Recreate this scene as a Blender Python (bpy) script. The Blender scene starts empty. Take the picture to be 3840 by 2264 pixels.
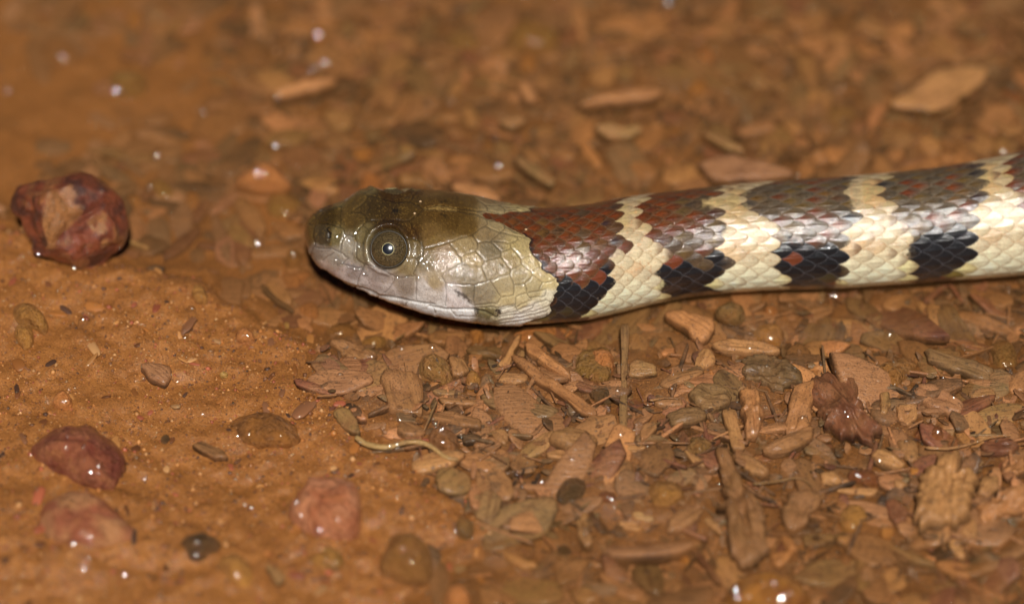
import bpy, math
import numpy as np
from mathutils import Vector

# ------------------------------------------------------------------ scene, camera, sky, sun
# one Blender unit is one centimetre: the whole view is about 10 cm wide
scene = bpy.context.scene
scene.unit_settings.system = 'METRIC'
scene.unit_settings.scale_length = 0.01
col = scene.collection

ELEV = math.radians(45.0)          # camera looks down at 45 degrees
DIST = 40.0
LENS = 144.0
cam_data = bpy.data.cameras.new('camera')
cam_data.lens = LENS
cam_data.sensor_width = 36.0
cam_data.clip_start = 0.5
cam_data.clip_end = 2000.0
cam_data.dof.use_dof = True
cam_data.dof.focus_distance = 39.15
cam_data.dof.aperture_fstop = 0.144 / 1.42
cam = bpy.data.objects.new('camera', cam_data)
col.objects.link(cam)
CAM = np.array([0.0, -DIST * math.cos(ELEV), DIST * math.sin(ELEV)])
cam.location = CAM
cam.rotation_euler = (math.pi / 2 - ELEV, 0, 0)
scene.camera = cam

SUN_EL = math.radians(54.0)        # the flash: from the camera's side and a little above it
SUN_AZ = math.radians(4.0)
sun_dir = Vector((math.sin(SUN_AZ) * math.cos(SUN_EL), -math.cos(SUN_AZ) * math.cos(SUN_EL), math.sin(SUN_EL)))
world = bpy.data.worlds.new('World')
scene.world = world
world.use_nodes = True
wn = world.node_tree
for n in list(wn.nodes):
    wn.nodes.remove(n)
sky = wn.nodes.new('ShaderNodeTexSky')
sky.sky_type = 'NISHITA'
sky.sun_disc = False
sky.sun_elevation = SUN_EL
sky.sun_rotation = math.pi - SUN_AZ
bg = wn.nodes.new('ShaderNodeBackground')
bg.inputs['Strength'].default_value = 0.008
wo = wn.nodes.new('ShaderNodeOutputWorld')
wn.links.new(sky.outputs[0], bg.inputs[0])
wn.links.new(bg.outputs[0], wo.inputs[0])
sun_data = bpy.data.lights.new('sun', 'SUN')
sun_data.energy = 4.35
sun_data.angle = math.radians(2.0)
sun_data.color = (1.0, 0.96, 0.9)
sun = bpy.data.objects.new('sun', sun_data)
sun.rotation_euler = sun_dir.to_track_quat('Z', 'Y').to_euler()
sun.location = (0, -15, 30)
col.objects.link(sun)

scene.view_settings.view_transform = 'Standard'
scene.view_settings.look = 'None'
scene.view_settings.exposure = 0.0
scene.view_settings.gamma = 1.0
scene.render.engine = 'CYCLES'
scene.cycles.use_denoising = True
scene.cycles.use_adaptive_sampling = False
scene.cycles.max_bounces = 6
scene.cycles.transparent_max_bounces = 12
scene.cycles.caustics_reflective = False
scene.cycles.caustics_refractive = False
scene.cycles.sample_clamp_indirect = 4.0

# ------------------------------------------------------------------ projection helpers (photograph pixels <-> place)
W0, H0 = 3840.0, 2264.0
FPX = W0 * LENS / 36.0
FWD = np.array([0.0, math.cos(ELEV), -math.sin(ELEV)])
UPV = np.array([0.0, math.sin(ELEV), math.cos(ELEV)])
PXC = FPX / 39.3                   # pixels per centimetre near the focus

def project(P):
    d = P - CAM
    z = d @ FWD
    return np.stack([W0 / 2 + FPX * d[..., 0] / z, H0 / 2 - FPX * (d @ UPV) / z], -1)

def ray(p):
    p = np.asarray(p, float)
    a = (p[..., 0] - W0 / 2) / FPX
    b = (H0 / 2 - p[..., 1]) / FPX
    d = FWD + a[..., None] * np.array([1.0, 0, 0]) + b[..., None] * UPV
    return d

def at(p, z):
    d = ray(p)
    t = (np.asarray(z) - CAM[2]) / d[..., 2]
    return CAM + d * t[..., None]

REG = {  # named windows of the photograph in which outlines were measured: x0, y0, scale
    'A': (0, 0, 1.936), 'B': (1200, 0, 1.798), 'C': (2500, 0, 1.878), 'D': (0, 560, 1.936),
    'E': (0, 1300, 1.539), 'F': (1200, 1160, 2.288), 'G': (2200, 1080, 2.393), 'H': (2940, 1080, 2.393),
    'I': (1200, 1650, 1.936), 'J': (2500, 1650, 1.878), 'S': (1050, 620, 2.0975), 'T': (2200, 500, 1.5348),
    'K': (1130, 670, 2.968), 'L': (1580, 700, 2.4733), 'M': (2100, 680, 2.4733), 'N': (2700, 640, 2.968),
    'O': (3240, 540, 2.4733), 'P': (0, 600, 3.2268), 'Z': (0, 0, 0.65547)}

def px(reg, pts):
    x0, y0, s = REG[reg]
    return np.array(pts, float) / s + np.array([x0, y0])

def parse(s):
    return [tuple(float(v) for v in q.split(',')) for q in s.split()]

def lin(c):
    c = np.asarray(c, float) / 255.0
    return np.where(c <= 0.04045, c / 12.92, ((c + 0.055) / 1.055) ** 2.4)

def smooth(a, b, x):
    t = np.clip((x - a) / (b - a), 0, 1)
    return t * t * (3 - 2 * t)

# ------------------------------------------------------------------ numpy value noise
def _hash(ix, iy, iz, seed):
    h = (ix.astype(np.int64) * 374761393 + iy.astype(np.int64) * 668265263 + iz.astype(np.int64) * 2147483647 + seed * 974634777) & 0xffffffff
    h = ((h ^ (h >> 13)) * 1274126177) & 0xffffffff
    h = ((h ^ (h >> 16)) * 2246822519) & 0xffffffff
    return ((h ^ (h >> 15)) & 0xffffff) / float(0xffffff)

def vnoise(P, seed=0):
    P = np.asarray(P, float)
    if P.shape[-1] == 2:
        P = np.concatenate([P, np.zeros(P.shape[:-1] + (1,))], -1)
    i = np.floor(P).astype(np.int64)
    f = P - i
    f = f * f * (3 - 2 * f)
    r = 0
    for dx in (0, 1):
        for dy in (0, 1):
            for dz in (0, 1):
                w = (f[..., 0] if dx else 1 - f[..., 0]) * (f[..., 1] if dy else 1 - f[..., 1]) * (f[..., 2] if dz else 1 - f[..., 2])
                r = r + w * _hash(i[..., 0] + dx, i[..., 1] + dy, i[..., 2] + dz, seed)
    return r * 2 - 1

def fbm(P, seed=0, octv=4, gain=0.5):
    a, r, P = 1.0, 0, np.asarray(P, float)
    for k in range(octv):
        r = r + a * vnoise(P * 2 ** k + 17.3 * k, seed + k)
        a *= gain
    return r

def inside(pts, poly):
    x, y = pts[..., 0], pts[..., 1]
    r = np.zeros(x.shape, bool)
    n = len(poly)
    for k in range(n):
        x1, y1 = poly[k]; x2, y2 = poly[(k + 1) % n]
        if y1 == y2:
            continue
        c = ((y1 > y) != (y2 > y)) & (x < (x2 - x1) * (y - y1) / (y2 - y1) + x1)
        r ^= c
    return r

def seg_dist(pts, segs):
    d = np.full(pts.shape[:-1], 1e9)
    for (ax, ay, bx, by) in segs:
        vx, vy = bx - ax, by - ay
        L = vx * vx + vy * vy + 1e-9
        t = np.clip(((pts[..., 0] - ax) * vx + (pts[..., 1] - ay) * vy) / L, 0, 1)
        q = (pts[..., 0] - ax - t * vx) ** 2 + (pts[..., 1] - ay - t * vy) ** 2
        np.minimum(d, q, out=d)
    return np.sqrt(d)

# ------------------------------------------------------------------ object helpers
def tag(o, label=None, cat=None, group=None, kind=None):
    if label: o['label'] = label
    if cat: o['category'] = cat
    if group: o['group'] = group
    if kind: o['kind'] = kind
    return o

def mesh_obj(name, V, F, mat, parent=None, smooth_shade=True, loc=None, rotz=0.0, colour=None):
    """V: n x 3, F: array of quads / tris or list of arrays."""
    me = bpy.data.meshes.new(name)
    V = np.asarray(V, np.float32)
    Fl = F if isinstance(F, list) else [F]
    Fl = [np.asarray(f, np.int32) for f in Fl if len(f)]
    me.vertices.add(len(V)); me.vertices.foreach_set('co', V.ravel())
    nl = sum(f.size for f in Fl); nf = sum(len(f) for f in Fl)
    me.loops.add(nl); me.polygons.add(nf)
    me.loops.foreach_set('vertex_index', np.concatenate([f.ravel() for f in Fl]))
    tot = np.concatenate([np.full(len(f), f.shape[1], np.int32) for f in Fl])
    st = np.zeros(nf, np.int32); st[1:] = np.cumsum(tot)[:-1]
    me.polygons.foreach_set('loop_start', st)
    me.polygons.foreach_set('loop_total', tot)
    me.polygons.foreach_set('use_smooth', np.full(nf, smooth_shade, bool))
    me.update(calc_edges=True)
    me.validate()
    if colour is not None:
        ca = me.color_attributes.new('pigment', 'FLOAT_COLOR', 'POINT')
        c4 = np.ones((len(V), 4), np.float32); c4[:, :3] = colour
        ca.data.foreach_set('color', c4.ravel())
    o = bpy.data.objects.new(name, me)
    col.objects.link(o)
    if mat: me.materials.append(mat)
    if parent: o.parent = parent
    if loc is not None: o.location = loc
    o.rotation_euler[2] = rotz
    return o

def grid_faces(n, m, wrap=False):
    """n rows, m columns (wrap joins the last column to the first)."""
    i = np.arange(n - 1)[:, None]; j = np.arange(m if wrap else m - 1)[None, :]
    a = i * m + j; b = i * m + (j + 1) % m
    return np.stack([a, b, b + m, a + m], -1).reshape(-1, 4)

# ------------------------------------------------------------------ materials
class NT:
    def __init__(s, name):
        s.m = bpy.data.materials.new(name); s.m.use_nodes = True
        s.t = s.m.node_tree
        for n in list(s.t.nodes): s.t.nodes.remove(n)
        s.out = s.n('ShaderNodeOutputMaterial')
    def n(s, typ, **kw):
        nd = s.t.nodes.new(typ)
        for k, v in kw.items(): setattr(nd, k, v)
        return nd
    def l(s, a, b): s.t.links.new(a, b)
    def val(s, sock, v):
        if hasattr(v, 'is_output'): s.l(v, sock)
        else: sock.default_value = v
    def noise(s, vec, scale, detail=4, rough=0.55, dist=0.0):
        n = s.n('ShaderNodeTexNoise'); s.l(vec, n.inputs['Vector'])
        n.inputs['Scale'].default_value = scale; n.inputs['Detail'].default_value = detail
        n.inputs['Roughness'].default_value = rough; n.inputs['Distortion'].default_value = dist
        return n.outputs['Fac']
    def ramp(s, fac, stops):
        r = s.n('ShaderNodeValToRGB'); s.l(fac, r.inputs[0])
        e = r.color_ramp.elements
        while len(e) < len(stops): e.new(0.5)
        for k, (p, c) in enumerate(stops):
            e[k].position = p
            e[k].color = (c, c, c, 1) if np.isscalar(c) else (*c, 1)
        return r.outputs['Color']
    def mix(s, fac, a, b, mode='MIX'):
        m = s.n('ShaderNodeMix', data_type='RGBA', blend_type=mode)
        s.val(m.inputs['Factor'], fac)
        for sock, v in ((m.inputs[6], a), (m.inputs[7], b)):
            s.val(sock, v if hasattr(v, 'is_output') else (*v, 1))
        return m.outputs[2]
    def math(s, op, a, b=None, c=None):
        m = s.n('ShaderNodeMath', operation=op)
        s.val(m.inputs[0], a)
        if b is not None: s.val(m.inputs[1], b)
        if c is not None: s.val(m.inputs[2], c)
        return m.outputs[0]
    def mapped(s, vec, scale):
        m = s.n('ShaderNodeMapping'); s.l(vec, m.inputs['Vector']); m.inputs['Scale'].default_value = scale
        return m.outputs[0]
    def bump(s, h, strength, dist, normal=None):
        b = s.n('ShaderNodeBump'); s.l(h, b.inputs['Height'])
        b.inputs['Strength'].default_value = strength; b.inputs['Distance'].default_value = dist
        if normal is not None: s.l(normal, b.inputs['Normal'])
        return b.outputs[0]
    def bsdf(s, colour, rough=0.5, normal=None, coat=0.0, coat_rough=0.1, spec=0.4, coat_normal=None, coat_ior=1.4, **kw):
        p = s.n('ShaderNodeBsdfPrincipled')
        s.val(p.inputs['Base Color'], colour if hasattr(colour, 'is_output') else (*colour, 1))
        s.val(p.inputs['Roughness'], rough)
        p.inputs['Specular IOR Level'].default_value = spec
        s.val(p.inputs['Coat Weight'], coat); p.inputs['Coat Roughness'].default_value = coat_rough
        p.inputs['Coat IOR'].default_value = coat_ior
        if normal is not None: s.l(normal, p.inputs['Normal'])
        if coat_normal is not None: s.l(coat_normal, p.inputs['Coat Normal'])
        for k, v in kw.items(): s.val(p.inputs[k], v)
        return p
    def done(s, p):
        s.l(p.outputs[0], s.out.inputs['Surface']); return s.m

MUD = lin((158, 100, 46))

def wood_mat(name, rgb, attr=False, stripes=0.5, red=0.0, mud=0.4):
    t = NT(name)
    tc = t.n('ShaderNodeTexCoord'); ob = tc.outputs['Object']
    oi = t.n('ShaderNodeObjectInfo')
    off = t.n('ShaderNodeVectorMath', operation='ADD')
    sc = t.n('ShaderNodeVectorMath', operation='SCALE')
    cmb = t.n('ShaderNodeCombineXYZ')
    for k in range(3): t.l(oi.outputs['Random'], cmb.inputs[k])
    t.l(cmb.outputs[0], sc.inputs[0]); sc.inputs['Scale'].default_value = 37.0
    t.l(ob, off.inputs[0]); t.l(sc.outputs[0], off.inputs[1])
    v = off.outputs[0]
    fib = t.noise(t.mapped(v, (2.6, 26, 26)), 1.0, 5, 0.6, 0.4)
    blot = t.noise(v, 5.0, 4, 0.6)
    speck = t.noise(v, 60.0, 3, 0.7)
    if attr:
        a = t.n('ShaderNodeAttribute', attribute_name='pigment'); base = a.outputs['Color']
    else:
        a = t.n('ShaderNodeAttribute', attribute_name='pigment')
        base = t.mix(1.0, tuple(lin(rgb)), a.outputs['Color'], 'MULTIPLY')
    dark = t.mix(1.0, base, (0.42, 0.36, 0.32), 'MULTIPLY')
    c = t.mix(t.ramp(fib, [(0.36, stripes), (0.52, 0.0)]), base, dark)
    c = t.mix(t.ramp(blot, [(0.30, 0.55), (0.5, 0.0)]), c, dark)
    c = t.mix(t.ramp(blot, [(0.48, 0.0), (0.66, mud)]), c, MUD)
    geo = t.n('ShaderNodeNewGeometry')
    film = t.noise(geo.outputs['Position'], 2.3, 5, 0.65, 0.5)
    c = t.mix(t.ramp(film, [(0.42, 0.0), (0.62, 0.55 if mud > 0.2 else 0.25)]), c, t.mix(t.ramp(speck, [(0.35, 0.0), (0.65, 1.0)]), lin((132, 84, 40)), lin((172, 114, 60))))
    c = t.mix(t.ramp(speck, [(0.33, 0.8), (0.42, 0.0)]), c, (0.035, 0.022, 0.014))
    mid = t.noise(v, 24.0, 4, 0.65)
    c = t.mix(t.ramp(mid, [(0.30, 0.75), (0.43, 0.0)]), c, (0.06, 0.036, 0.02))
    # every chip a little different
    hs = t.n('ShaderNodeHueSaturation')
    hs.inputs['Saturation'].default_value = 0.92
    t.l(t.math('MULTIPLY_ADD', oi.outputs['Random'], 0.4, 0.8), hs.inputs['Value'])
    t.l(c, hs.inputs['Color'])
    hsum = t.math('MULTIPLY_ADD', speck, 0.25, fib)
    nm = t.bump(hsum, 0.8, 0.03)
    big = t.bump(t.math('MULTIPLY_ADD', fib, 0.5, blot), 0.6, 0.04)
    return t.done(t.bsdf(hs.outputs[0], 0.6, nm, coat=0.30, coat_rough=0.12, spec=0.25, coat_normal=big))

def stone_mat(name, rgb, rgb2, scale=4.0, coat=0.6, lo=0.42, hi=0.6, spk=0.6):
    t = NT(name)
    tc = t.n('ShaderNodeTexCoord'); ob = tc.outputs['Object']
    oi = t.n('ShaderNodeObjectInfo')
    off = t.n('ShaderNodeVectorMath', operation='ADD')
    cmb = t.n('ShaderNodeCombineXYZ')
    t.l(t.math('MULTIPLY', oi.outputs['Random'], 51.0), cmb.inputs[0])
    t.l(ob, off.inputs[0]); t.l(cmb.outputs[0], off.inputs[1])
    v = off.outputs[0]
    a = t.noise(v, scale, 5, 0.6, 0.3)
    b = t.noise(v, 45.0, 3, 0.7)
    c = t.mix(t.ramp(a, [(lo, 0.0), (hi, 1.0)]), lin(rgb), lin(rgb2))
    c = t.mix(t.ramp(b, [(0.3, spk), (0.42, 0.0)]), c, (0.05, 0.03, 0.02))
    silt_ = t.noise(v, 6.5, 5, 0.7, 0.6)
    c = t.mix(t.ramp(silt_, [(0.54, 0.0), (0.64, 0.45)]), c, lin((164, 106, 54)))
    hs = t.n('ShaderNodeHueSaturation')
    t.l(t.math('MULTIPLY_ADD', oi.outputs['Random'], 0.3, 0.85), hs.inputs['Value'])
    t.l(c, hs.inputs['Color'])
    m2 = t.noise(v, 16.0, 4, 0.6)
    c = t.mix(t.ramp(m2, [(0.34, 0.55), (0.46, 0.0)]), c, t.mix(1.0, c, (0.5, 0.42, 0.36), 'MULTIPLY'))
    t.l(c, hs.inputs['Color'])
    nm = t.bump(t.math('MULTIPLY_ADD', b, 0.5, t.math('ADD', a, m2)), 0.9, 0.08)
    cn = t.bump(t.math('ADD', t.noise(v, 7.0, 2, 0.5), t.math('MULTIPLY', m2, 0.3)), 0.45, 0.03)
    return t.done(t.bsdf(hs.outputs[0], 0.5, nm, coat=min(1.0, coat + 0.3), coat_rough=0.05, spec=0.35, coat_normal=cn))

COL = dict(tan=(172, 118, 66), orange=(186, 117, 60), brown=(138, 91, 50), grey=(122, 92, 60), olive=(140, 104, 58),
           pink=(190, 116, 76), red=(120, 60, 36), dark=(56, 42, 31), mauve=(146, 95, 70), pale=(196, 158, 104),
           leaf=(162, 108, 54), darkred=(116, 58, 34), block=(204, 140, 80), bark=(104, 80, 54))
COL = {k: tuple(min(255, (0.74 * a + 0.26 * b) * g) for a, b, g in zip(c, (158, 104, 50), (1.05, 1.06, 0.90))) for k, c in COL.items()}
WOOD, STONE = {}, {}
def wood(k):
    if k not in WOOD:
        WOOD[k] = wood_mat('wet_wood_' + k, COL[k], stripes=0.9 if k in ('bark', 'grey') else 0.5,
                           mud=0.15 if k in ('grey', 'dark', 'bark', 'block') else 0.4)
    return WOOD[k]
SPEC = dict(pinkrock=((208, 136, 94), (184, 108, 68)), amber=((172, 112, 46), (140, 84, 34)), redstone=((126, 60, 40), (160, 94, 62)),
            pinkstone=((200, 138, 90), (172, 98, 66)), mudstone=((166, 106, 46), (132, 84, 40)))
def stone(k):
    if k not in STONE:
        if k in SPEC: a, b = SPEC[k]
        else:
            a = COL[k]; b = tuple(0.6 * x + 0.4 * y for x, y in zip(a, (150, 98, 52)))
        STONE[k] = stone_mat('wet_stone_' + k, a, b, coat=0.9 if k in ('amber', 'darkred') else 0.6)
    return STONE[k]

# ------------------------------------------------------------------ the ground
MUD_EDGE = np.array([(-4000, 800), (60, 800), (330, 990), (700, 1010), (1000, 1130), (1230, 1290), (1210, 1440), (1420, 1600),
                     (1700, 1730), (1900, 1900), (1650, 2080), (1500, 2300), (1400, 6000), (-4000, 6000)], float)
SILT_EDGE = np.array([(-4000, -4000), (700, -4000), (800, -400), (850, 200), (980, 520), (1040, 760), (1130, 1000), (1260, 1250),
                      (1220, 1440), (1460, 1640), (1760, 1800), (1850, 1980), (1500, 2300), (1400, 6000), (-4000, 6000)], float)
def plan(x, y):          # ground-plan coordinates in photograph-like units
    return np.stack([x * PXC + 1920, 1132 - y * math.sin(ELEV) * PXC], -1)

def sdist(p, poly):
    n = len(poly)
    segs = [(*poly[k], *poly[(k + 1) % n]) for k in range(n)]
    d = seg_dist(p, segs)
    return np.where(inside(p, poly), d, -d)

WATER_Z = -0.03
def ground_parts(x, y):
    p = plan(x, y)
    P = np.stack([x, y], -1)
    warp = 60 * np.stack([fbm(P * 1.3, 5, 3), fbm(P * 1.3, 9, 3)], -1)
    dm = sdist(p + warp, MUD_EDGE)
    ds = sdist(p + warp, SILT_EDGE)
    mud = smooth(-110, 130, dm)
    silt = smooth(-260, 130, ds)
    lower = smooth(1180, 1420, p[..., 1])                     # the chip bed comes out of the water towards the camera
    lower2 = 1 - smooth(1850, 2150, p[..., 1])
    bed = -0.26 + 0.20 * lower * (0.35 + 0.65 * lower2)
    z = bed * (1 - mud) + 0.035 * mud
    z = np.where(mud < 0.5, z + 0.08 * silt * (1 - mud), z)
    z = z + (0.035 + 0.03 * mud) * fbm(P * 0.9, 21, 4) + 0.012 * fbm(P * 6, 31, 3)
    z = z + mud * (0.016 * fbm(P * 11, 41, 3) + 0.018 * fbm(P * 4.5, 43, 3) + 0.03 * np.abs(fbm(P * 2.2 + 3, 44, 3)))
    return z, mud, silt
def ground_z(x, y):
    return ground_parts(np.asarray(x, float), np.asarray(y, float))[0]

def axis_samples(lo, hi, step, far, grow=1.25):
    core = np.arange(lo, hi + step / 2, step)
    out, s = [], step
    a = hi
    while a < far:
        s *= grow; a += s; out.append(a)
    neg, s, a = [], step, lo
    while a > -far:
        s *= grow; a -= s; neg.append(a)
    return np.concatenate([neg[::-1], core, out])
gx = axis_samples(-6.2, 6.2, 0.032, 160)
gy = axis_samples(-5.2, 6.0, 0.04, 160)
GX, GY = np.meshgrid(gx, gy)
GZ, GM, GS = ground_parts(GX, GY)
t = NT('wet_mud_and_chip_bed')
tc = t.n('ShaderNodeTexCoord'); v = tc.outputs['Object']
at_ = t.n('ShaderNodeAttribute', attribute_name='pigment')
g1 = t.noise(v, 55.0, 5, 0.65); g2 = t.noise(v, 4.0, 4, 0.6, 0.4); g3 = t.noise(v, 18.0, 4, 0.6)
vor = t.n('ShaderNodeTexVoronoi'); t.l(v, vor.inputs['Vector']); vor.inputs['Scale'].default_value = 22.0
c = t.mix(t.ramp(g2, [(0.35, 0.6), (0.62, 0.0)]), at_.outputs['Color'], t.mix(1.0, at_.outputs['Color'], (0.62, 0.56, 0.5), 'MULTIPLY'))
c = t.mix(t.ramp(g3, [(0.56, 0.0), (0.68, 0.5)]), c, lin((178, 116, 60)))
c = t.mix(t.ramp(g1, [(0.34, 0.85), (0.45, 0.0)]), c, lin((74, 44, 26)))
c = t.mix(t.ramp(g1, [(0.58, 0.0), (0.68, 0.8)]), c, lin((206, 142, 78)))
g4 = t.noise(v, 28.0, 3, 0.6)
c = t.mix(t.ramp(g4, [(0.32, 0.6), (0.42, 0.0)]), c, lin((92, 54, 30)))
nm = t.bump(t.math('MULTIPLY_ADD', g3, 0.6, g1), 0.7, 0.022)
wet = t.bump(t.math('MULTIPLY_ADD', g1, 0.5, g3), 0.75, 0.03)
mud_mat = t.done(t.bsdf(c, 0.55, nm, coat=0.85, coat_rough=0.08, spec=0.3, coat_normal=wet))
gcol = (lin((82, 54, 30))[None, None] * (1 - np.maximum(GM, GS))[..., None] + lin((166, 106, 50))[None, None] * np.maximum(GM, GS)[..., None])
gc2 = lin((164, 106, 56))
under = ((GS > 0.5) & (GM < 0.5)) * 0.6
blotch = smooth(0.05, 0.55, fbm(np.stack([GX, GY * 0.8], -1) * 1.9 + 7, 52, 4)) * GS * (1 - GM)
gcol = gcol * (1 - under[..., None]) + gc2 * under[..., None]
gcol = gcol * (1 - 0.35 * blotch[..., None]) + lin((100, 68, 38)) * 0.35 * blotch[..., None]
ground = mesh_obj('ground', np.stack([GX, GY, GZ], -1).reshape(-1, 3), grid_faces(len(gy), len(gx)), mud_mat, colour=gcol.reshape(-1, 3))
tag(ground, 'wet orange-brown mud bank and bed of wood litter', kind='structure')

# ------------------------------------------------------------------ murky shallow water
t = NT('murky_water')
tc = t.n('ShaderNodeTexCoord'); v = tc.outputs['Object']
rip = t.noise(t.mapped(v, (1, 1.3, 1)), 2.2, 3, 0.5)
nm = t.bump(rip, 0.25, 0.05)
tr = t.n('ShaderNodeBsdfTransparent'); tr.inputs[0].default_value = (0.97, 0.93, 0.86, 1)
df = t.n('ShaderNodeBsdfDiffuse'); df.inputs[0].default_value = (*lin((152, 107, 62)), 1)
murk = t.n('ShaderNodeMixShader'); t.l(t.n('ShaderNodeAttribute', attribute_name='pigment').outputs['Fac'], murk.inputs[0])
t.l(tr.outputs[0], murk.inputs[1]); t.l(df.outputs[0], murk.inputs[2])
gl = t.n('ShaderNodeBsdfGlossy'); gl.inputs['Roughness'].default_value = 0.04; t.l(nm, gl.inputs['Normal'])
fr = t.n('ShaderNodeFresnel'); fr.inputs['IOR'].default_value = 1.33; t.l(nm, fr.inputs['Normal'])
mx = t.n('ShaderNodeMixShader'); t.l(fr.outputs[0], mx.inputs[0]); t.l(murk.outputs[0], mx.inputs[1]); t.l(gl.outputs[0], mx.inputs[2])
water_mat = t.done(mx)
wx = axis_samples(-6, 6, 0.12, 158); wy = axis_samples(-5, 6, 0.12, 158)
WX, WY = np.meshgrid(wx, wy)
WZ = WATER_Z + 0.010 * fbm(np.stack([WX, WY], -1) * 1.6, 77, 3)
water = mesh_obj('water', np.stack([WX, WY, WZ], -1).reshape(-1, 3), grid_faces(len(wy), len(wx)), water_mat, colour=np.repeat((0.09 + 0.07 * ground_parts(WX, WY)[2] + 0.06 * smooth(0.8, 3.0, WY)).reshape(-1, 1), 3, 1))
tag(water, 'shallow murky brown water over the wood litter', kind='structure')

# ------------------------------------------------------------------ the snake
TOP = np.concatenate([px('S', [(195, 505), (200, 470), (215, 440), (270, 392), (330, 347), (420, 311), (500, 287), (570, 246), (610, 212), (660, 186), (740, 172), (830, 178), (920, 188),
                               (1100, 195), (1250, 203), (1400, 222), (1500, 235), (1600, 258), (1700, 285), (1800, 305), (1900, 322), (2000, 332), (2150, 330), (2300, 318)]),
                      px('T', [(0, 410), (200, 368), (400, 342), (700, 307), (1000, 277), (1300, 258), (1500, 245), (1800, 218), (2000, 195), (2200, 162), (2400, 125), (2517, 92), (3000, -30), (4200, -330), (6500, -700)])])
BOT = np.concatenate([px('S', [(195, 525), (200, 570), (215, 625), (240, 690), (280, 752), (340, 812), (420, 870), (500, 915), (600, 957), (700, 1001), (800, 1041), (900, 1080), (1000, 1112),
                               (1100, 1145), (1200, 1173), (1350, 1205), (1500, 1228), (1650, 1246), (1800, 1256), (2000, 1255), (2200, 1240)]),
                      px('T', [(0, 1080), (200, 1035), (400, 985), (600, 946), (800, 925), (1000, 912), (1200, 905), (1500, 898), (1750, 880), (2000, 862), (2200, 850), (2400, 835), (2517, 825), (3000, 760), (4200, 480), (6500, 120)])])
XT0 = TOP[0, 0]
def spl(x, pts):
    xs, ys = pts[:, 0], pts[:, 1]
    return np.interp(x, xs, ys)
def gsm(a, k):
    w = np.exp(-0.5 * (np.arange(-3 * k, 3 * k + 1) / k) ** 2); w /= w.sum()
    return np.convolve(np.pad(a, 3 * k, mode='edge'), w, mode='valid')

NC_HEAD, NC_BODY, NC_FAR = 620, 700, 120
u = np.linspace(0, 1, NC_HEAD)
colx = np.concatenate([XT0 + 2 + (2080 - XT0) * (0.35 * u * u + 0.65 * u), np.linspace(2083, 3960, NC_BODY), np.linspace(3985, 6300, NC_FAR)])
ct, cb = spl(colx, TOP), spl(colx, BOT)
k0 = 18      # keep the blunt snout sharp, smooth the rest
cts, cbs = gsm(ct, 7), gsm(cb, 7)
wgt = smooth(5, 60, np.arange(len(colx)))
ct = ct * (1 - wgt) + cts * wgt; cb = cb * (1 - wgt) + cbs * wgt
half = (cb - ct) / 2 / FPX * 39.3
yc_px = (cb + ct) / 2
hd = 1 - smooth(1750, 2250, colx)                   # 1 on the head, 0 on the body
nexp = 2.0 + 0.35 * hd
ratio = 1.02 + 0.24 * hd * smooth(XT0, XT0 + 250, colx)
pe = nexp / (nexp - 1)
hh = half / ((ratio * math.sin(ELEV)) ** pe + math.cos(ELEV) ** pe) ** (1 / pe)
ww = hh * ratio
zb = np.interp(colx, [1100, 1300, 1700, 2100, 2300, 7000], [0.22, 0.20, 0.10, -0.13, -0.17, -0.17])
zb = gsm(zb, 25)
# keep the snout's ring centre on the head's own axis instead of sinking to the ground with its radius
zc = zb + hh
zc_ax = np.interp(colx, [1100, 1450, 1700, 2100, 2300, 7000], [0.58, 0.60, 0.57, 0.43, 0.38, 0.38])
kz = smooth(1250, 1500, colx)
zc = zc_ax * (1 - kz) + zc * kz
cen = at(np.stack([colx, yc_px], -1), zc)
cen[:, 0] = (colx - 1920) / FPX * ((cen - CAM) @ FWD)
NR = 380
th_u = np.linspace(0, 1, NR, endpoint=False)
th = np.interp(th_u, [0, .10, .80, .90, 1.0], np.radians([-180, -70, 140, 155, 180]))
def ring(cx, cy, cz, w, h, n, a):
    s, c_ = np.sin(a), np.cos(a)
    r = (np.abs(s) ** n + np.abs(c_) ** n) ** (-1 / n)
    return np.stack([cx + 0 * a, cy - w * r * s, cz + h * r * c_], -1)
def rings(a):
    return ring(cen[:, 0:1], cen[:, 1:2], cen[:, 2:3], ww[:, None], hh[:, None], nexp[:, None], a)
TH = np.broadcast_to(th, (len(colx), NR))
P0 = rings(TH)
TH0 = np.radians(-10.0) * (smooth(1480, 1680, colx) * (1 - smooth(1900, 2150, colx)))[:, None]
Q = project(rings(np.minimum(TH0 + np.abs(TH - TH0), math.radians(137))))    # photograph position of each point's near-side twin
dx_ = np.gradient(P0, axis=0); dt_ = (np.roll(P0, -1, 1) - np.roll(P0, 1, 1))
Nrm = np.cross(dx_, dt_); Nrm /= np.linalg.norm(Nrm, axis=-1, keepdims=True) + 1e-12
sg = np.sign(((P0 - cen[:, None]) * Nrm).sum(-1, keepdims=True)); Nrm *= sg
rad_out = (P0 - cen[:, None]); rad_out /= np.linalg.norm(rad_out, axis=-1, keepdims=True) + 1e-9
kk = smooth(0, 30, np.arange(len(colx)))[:, None, None]
Nrm = Nrm * kk + rad_out * (1 - kk); Nrm /= np.linalg.norm(Nrm, axis=-1, keepdims=True)

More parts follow.
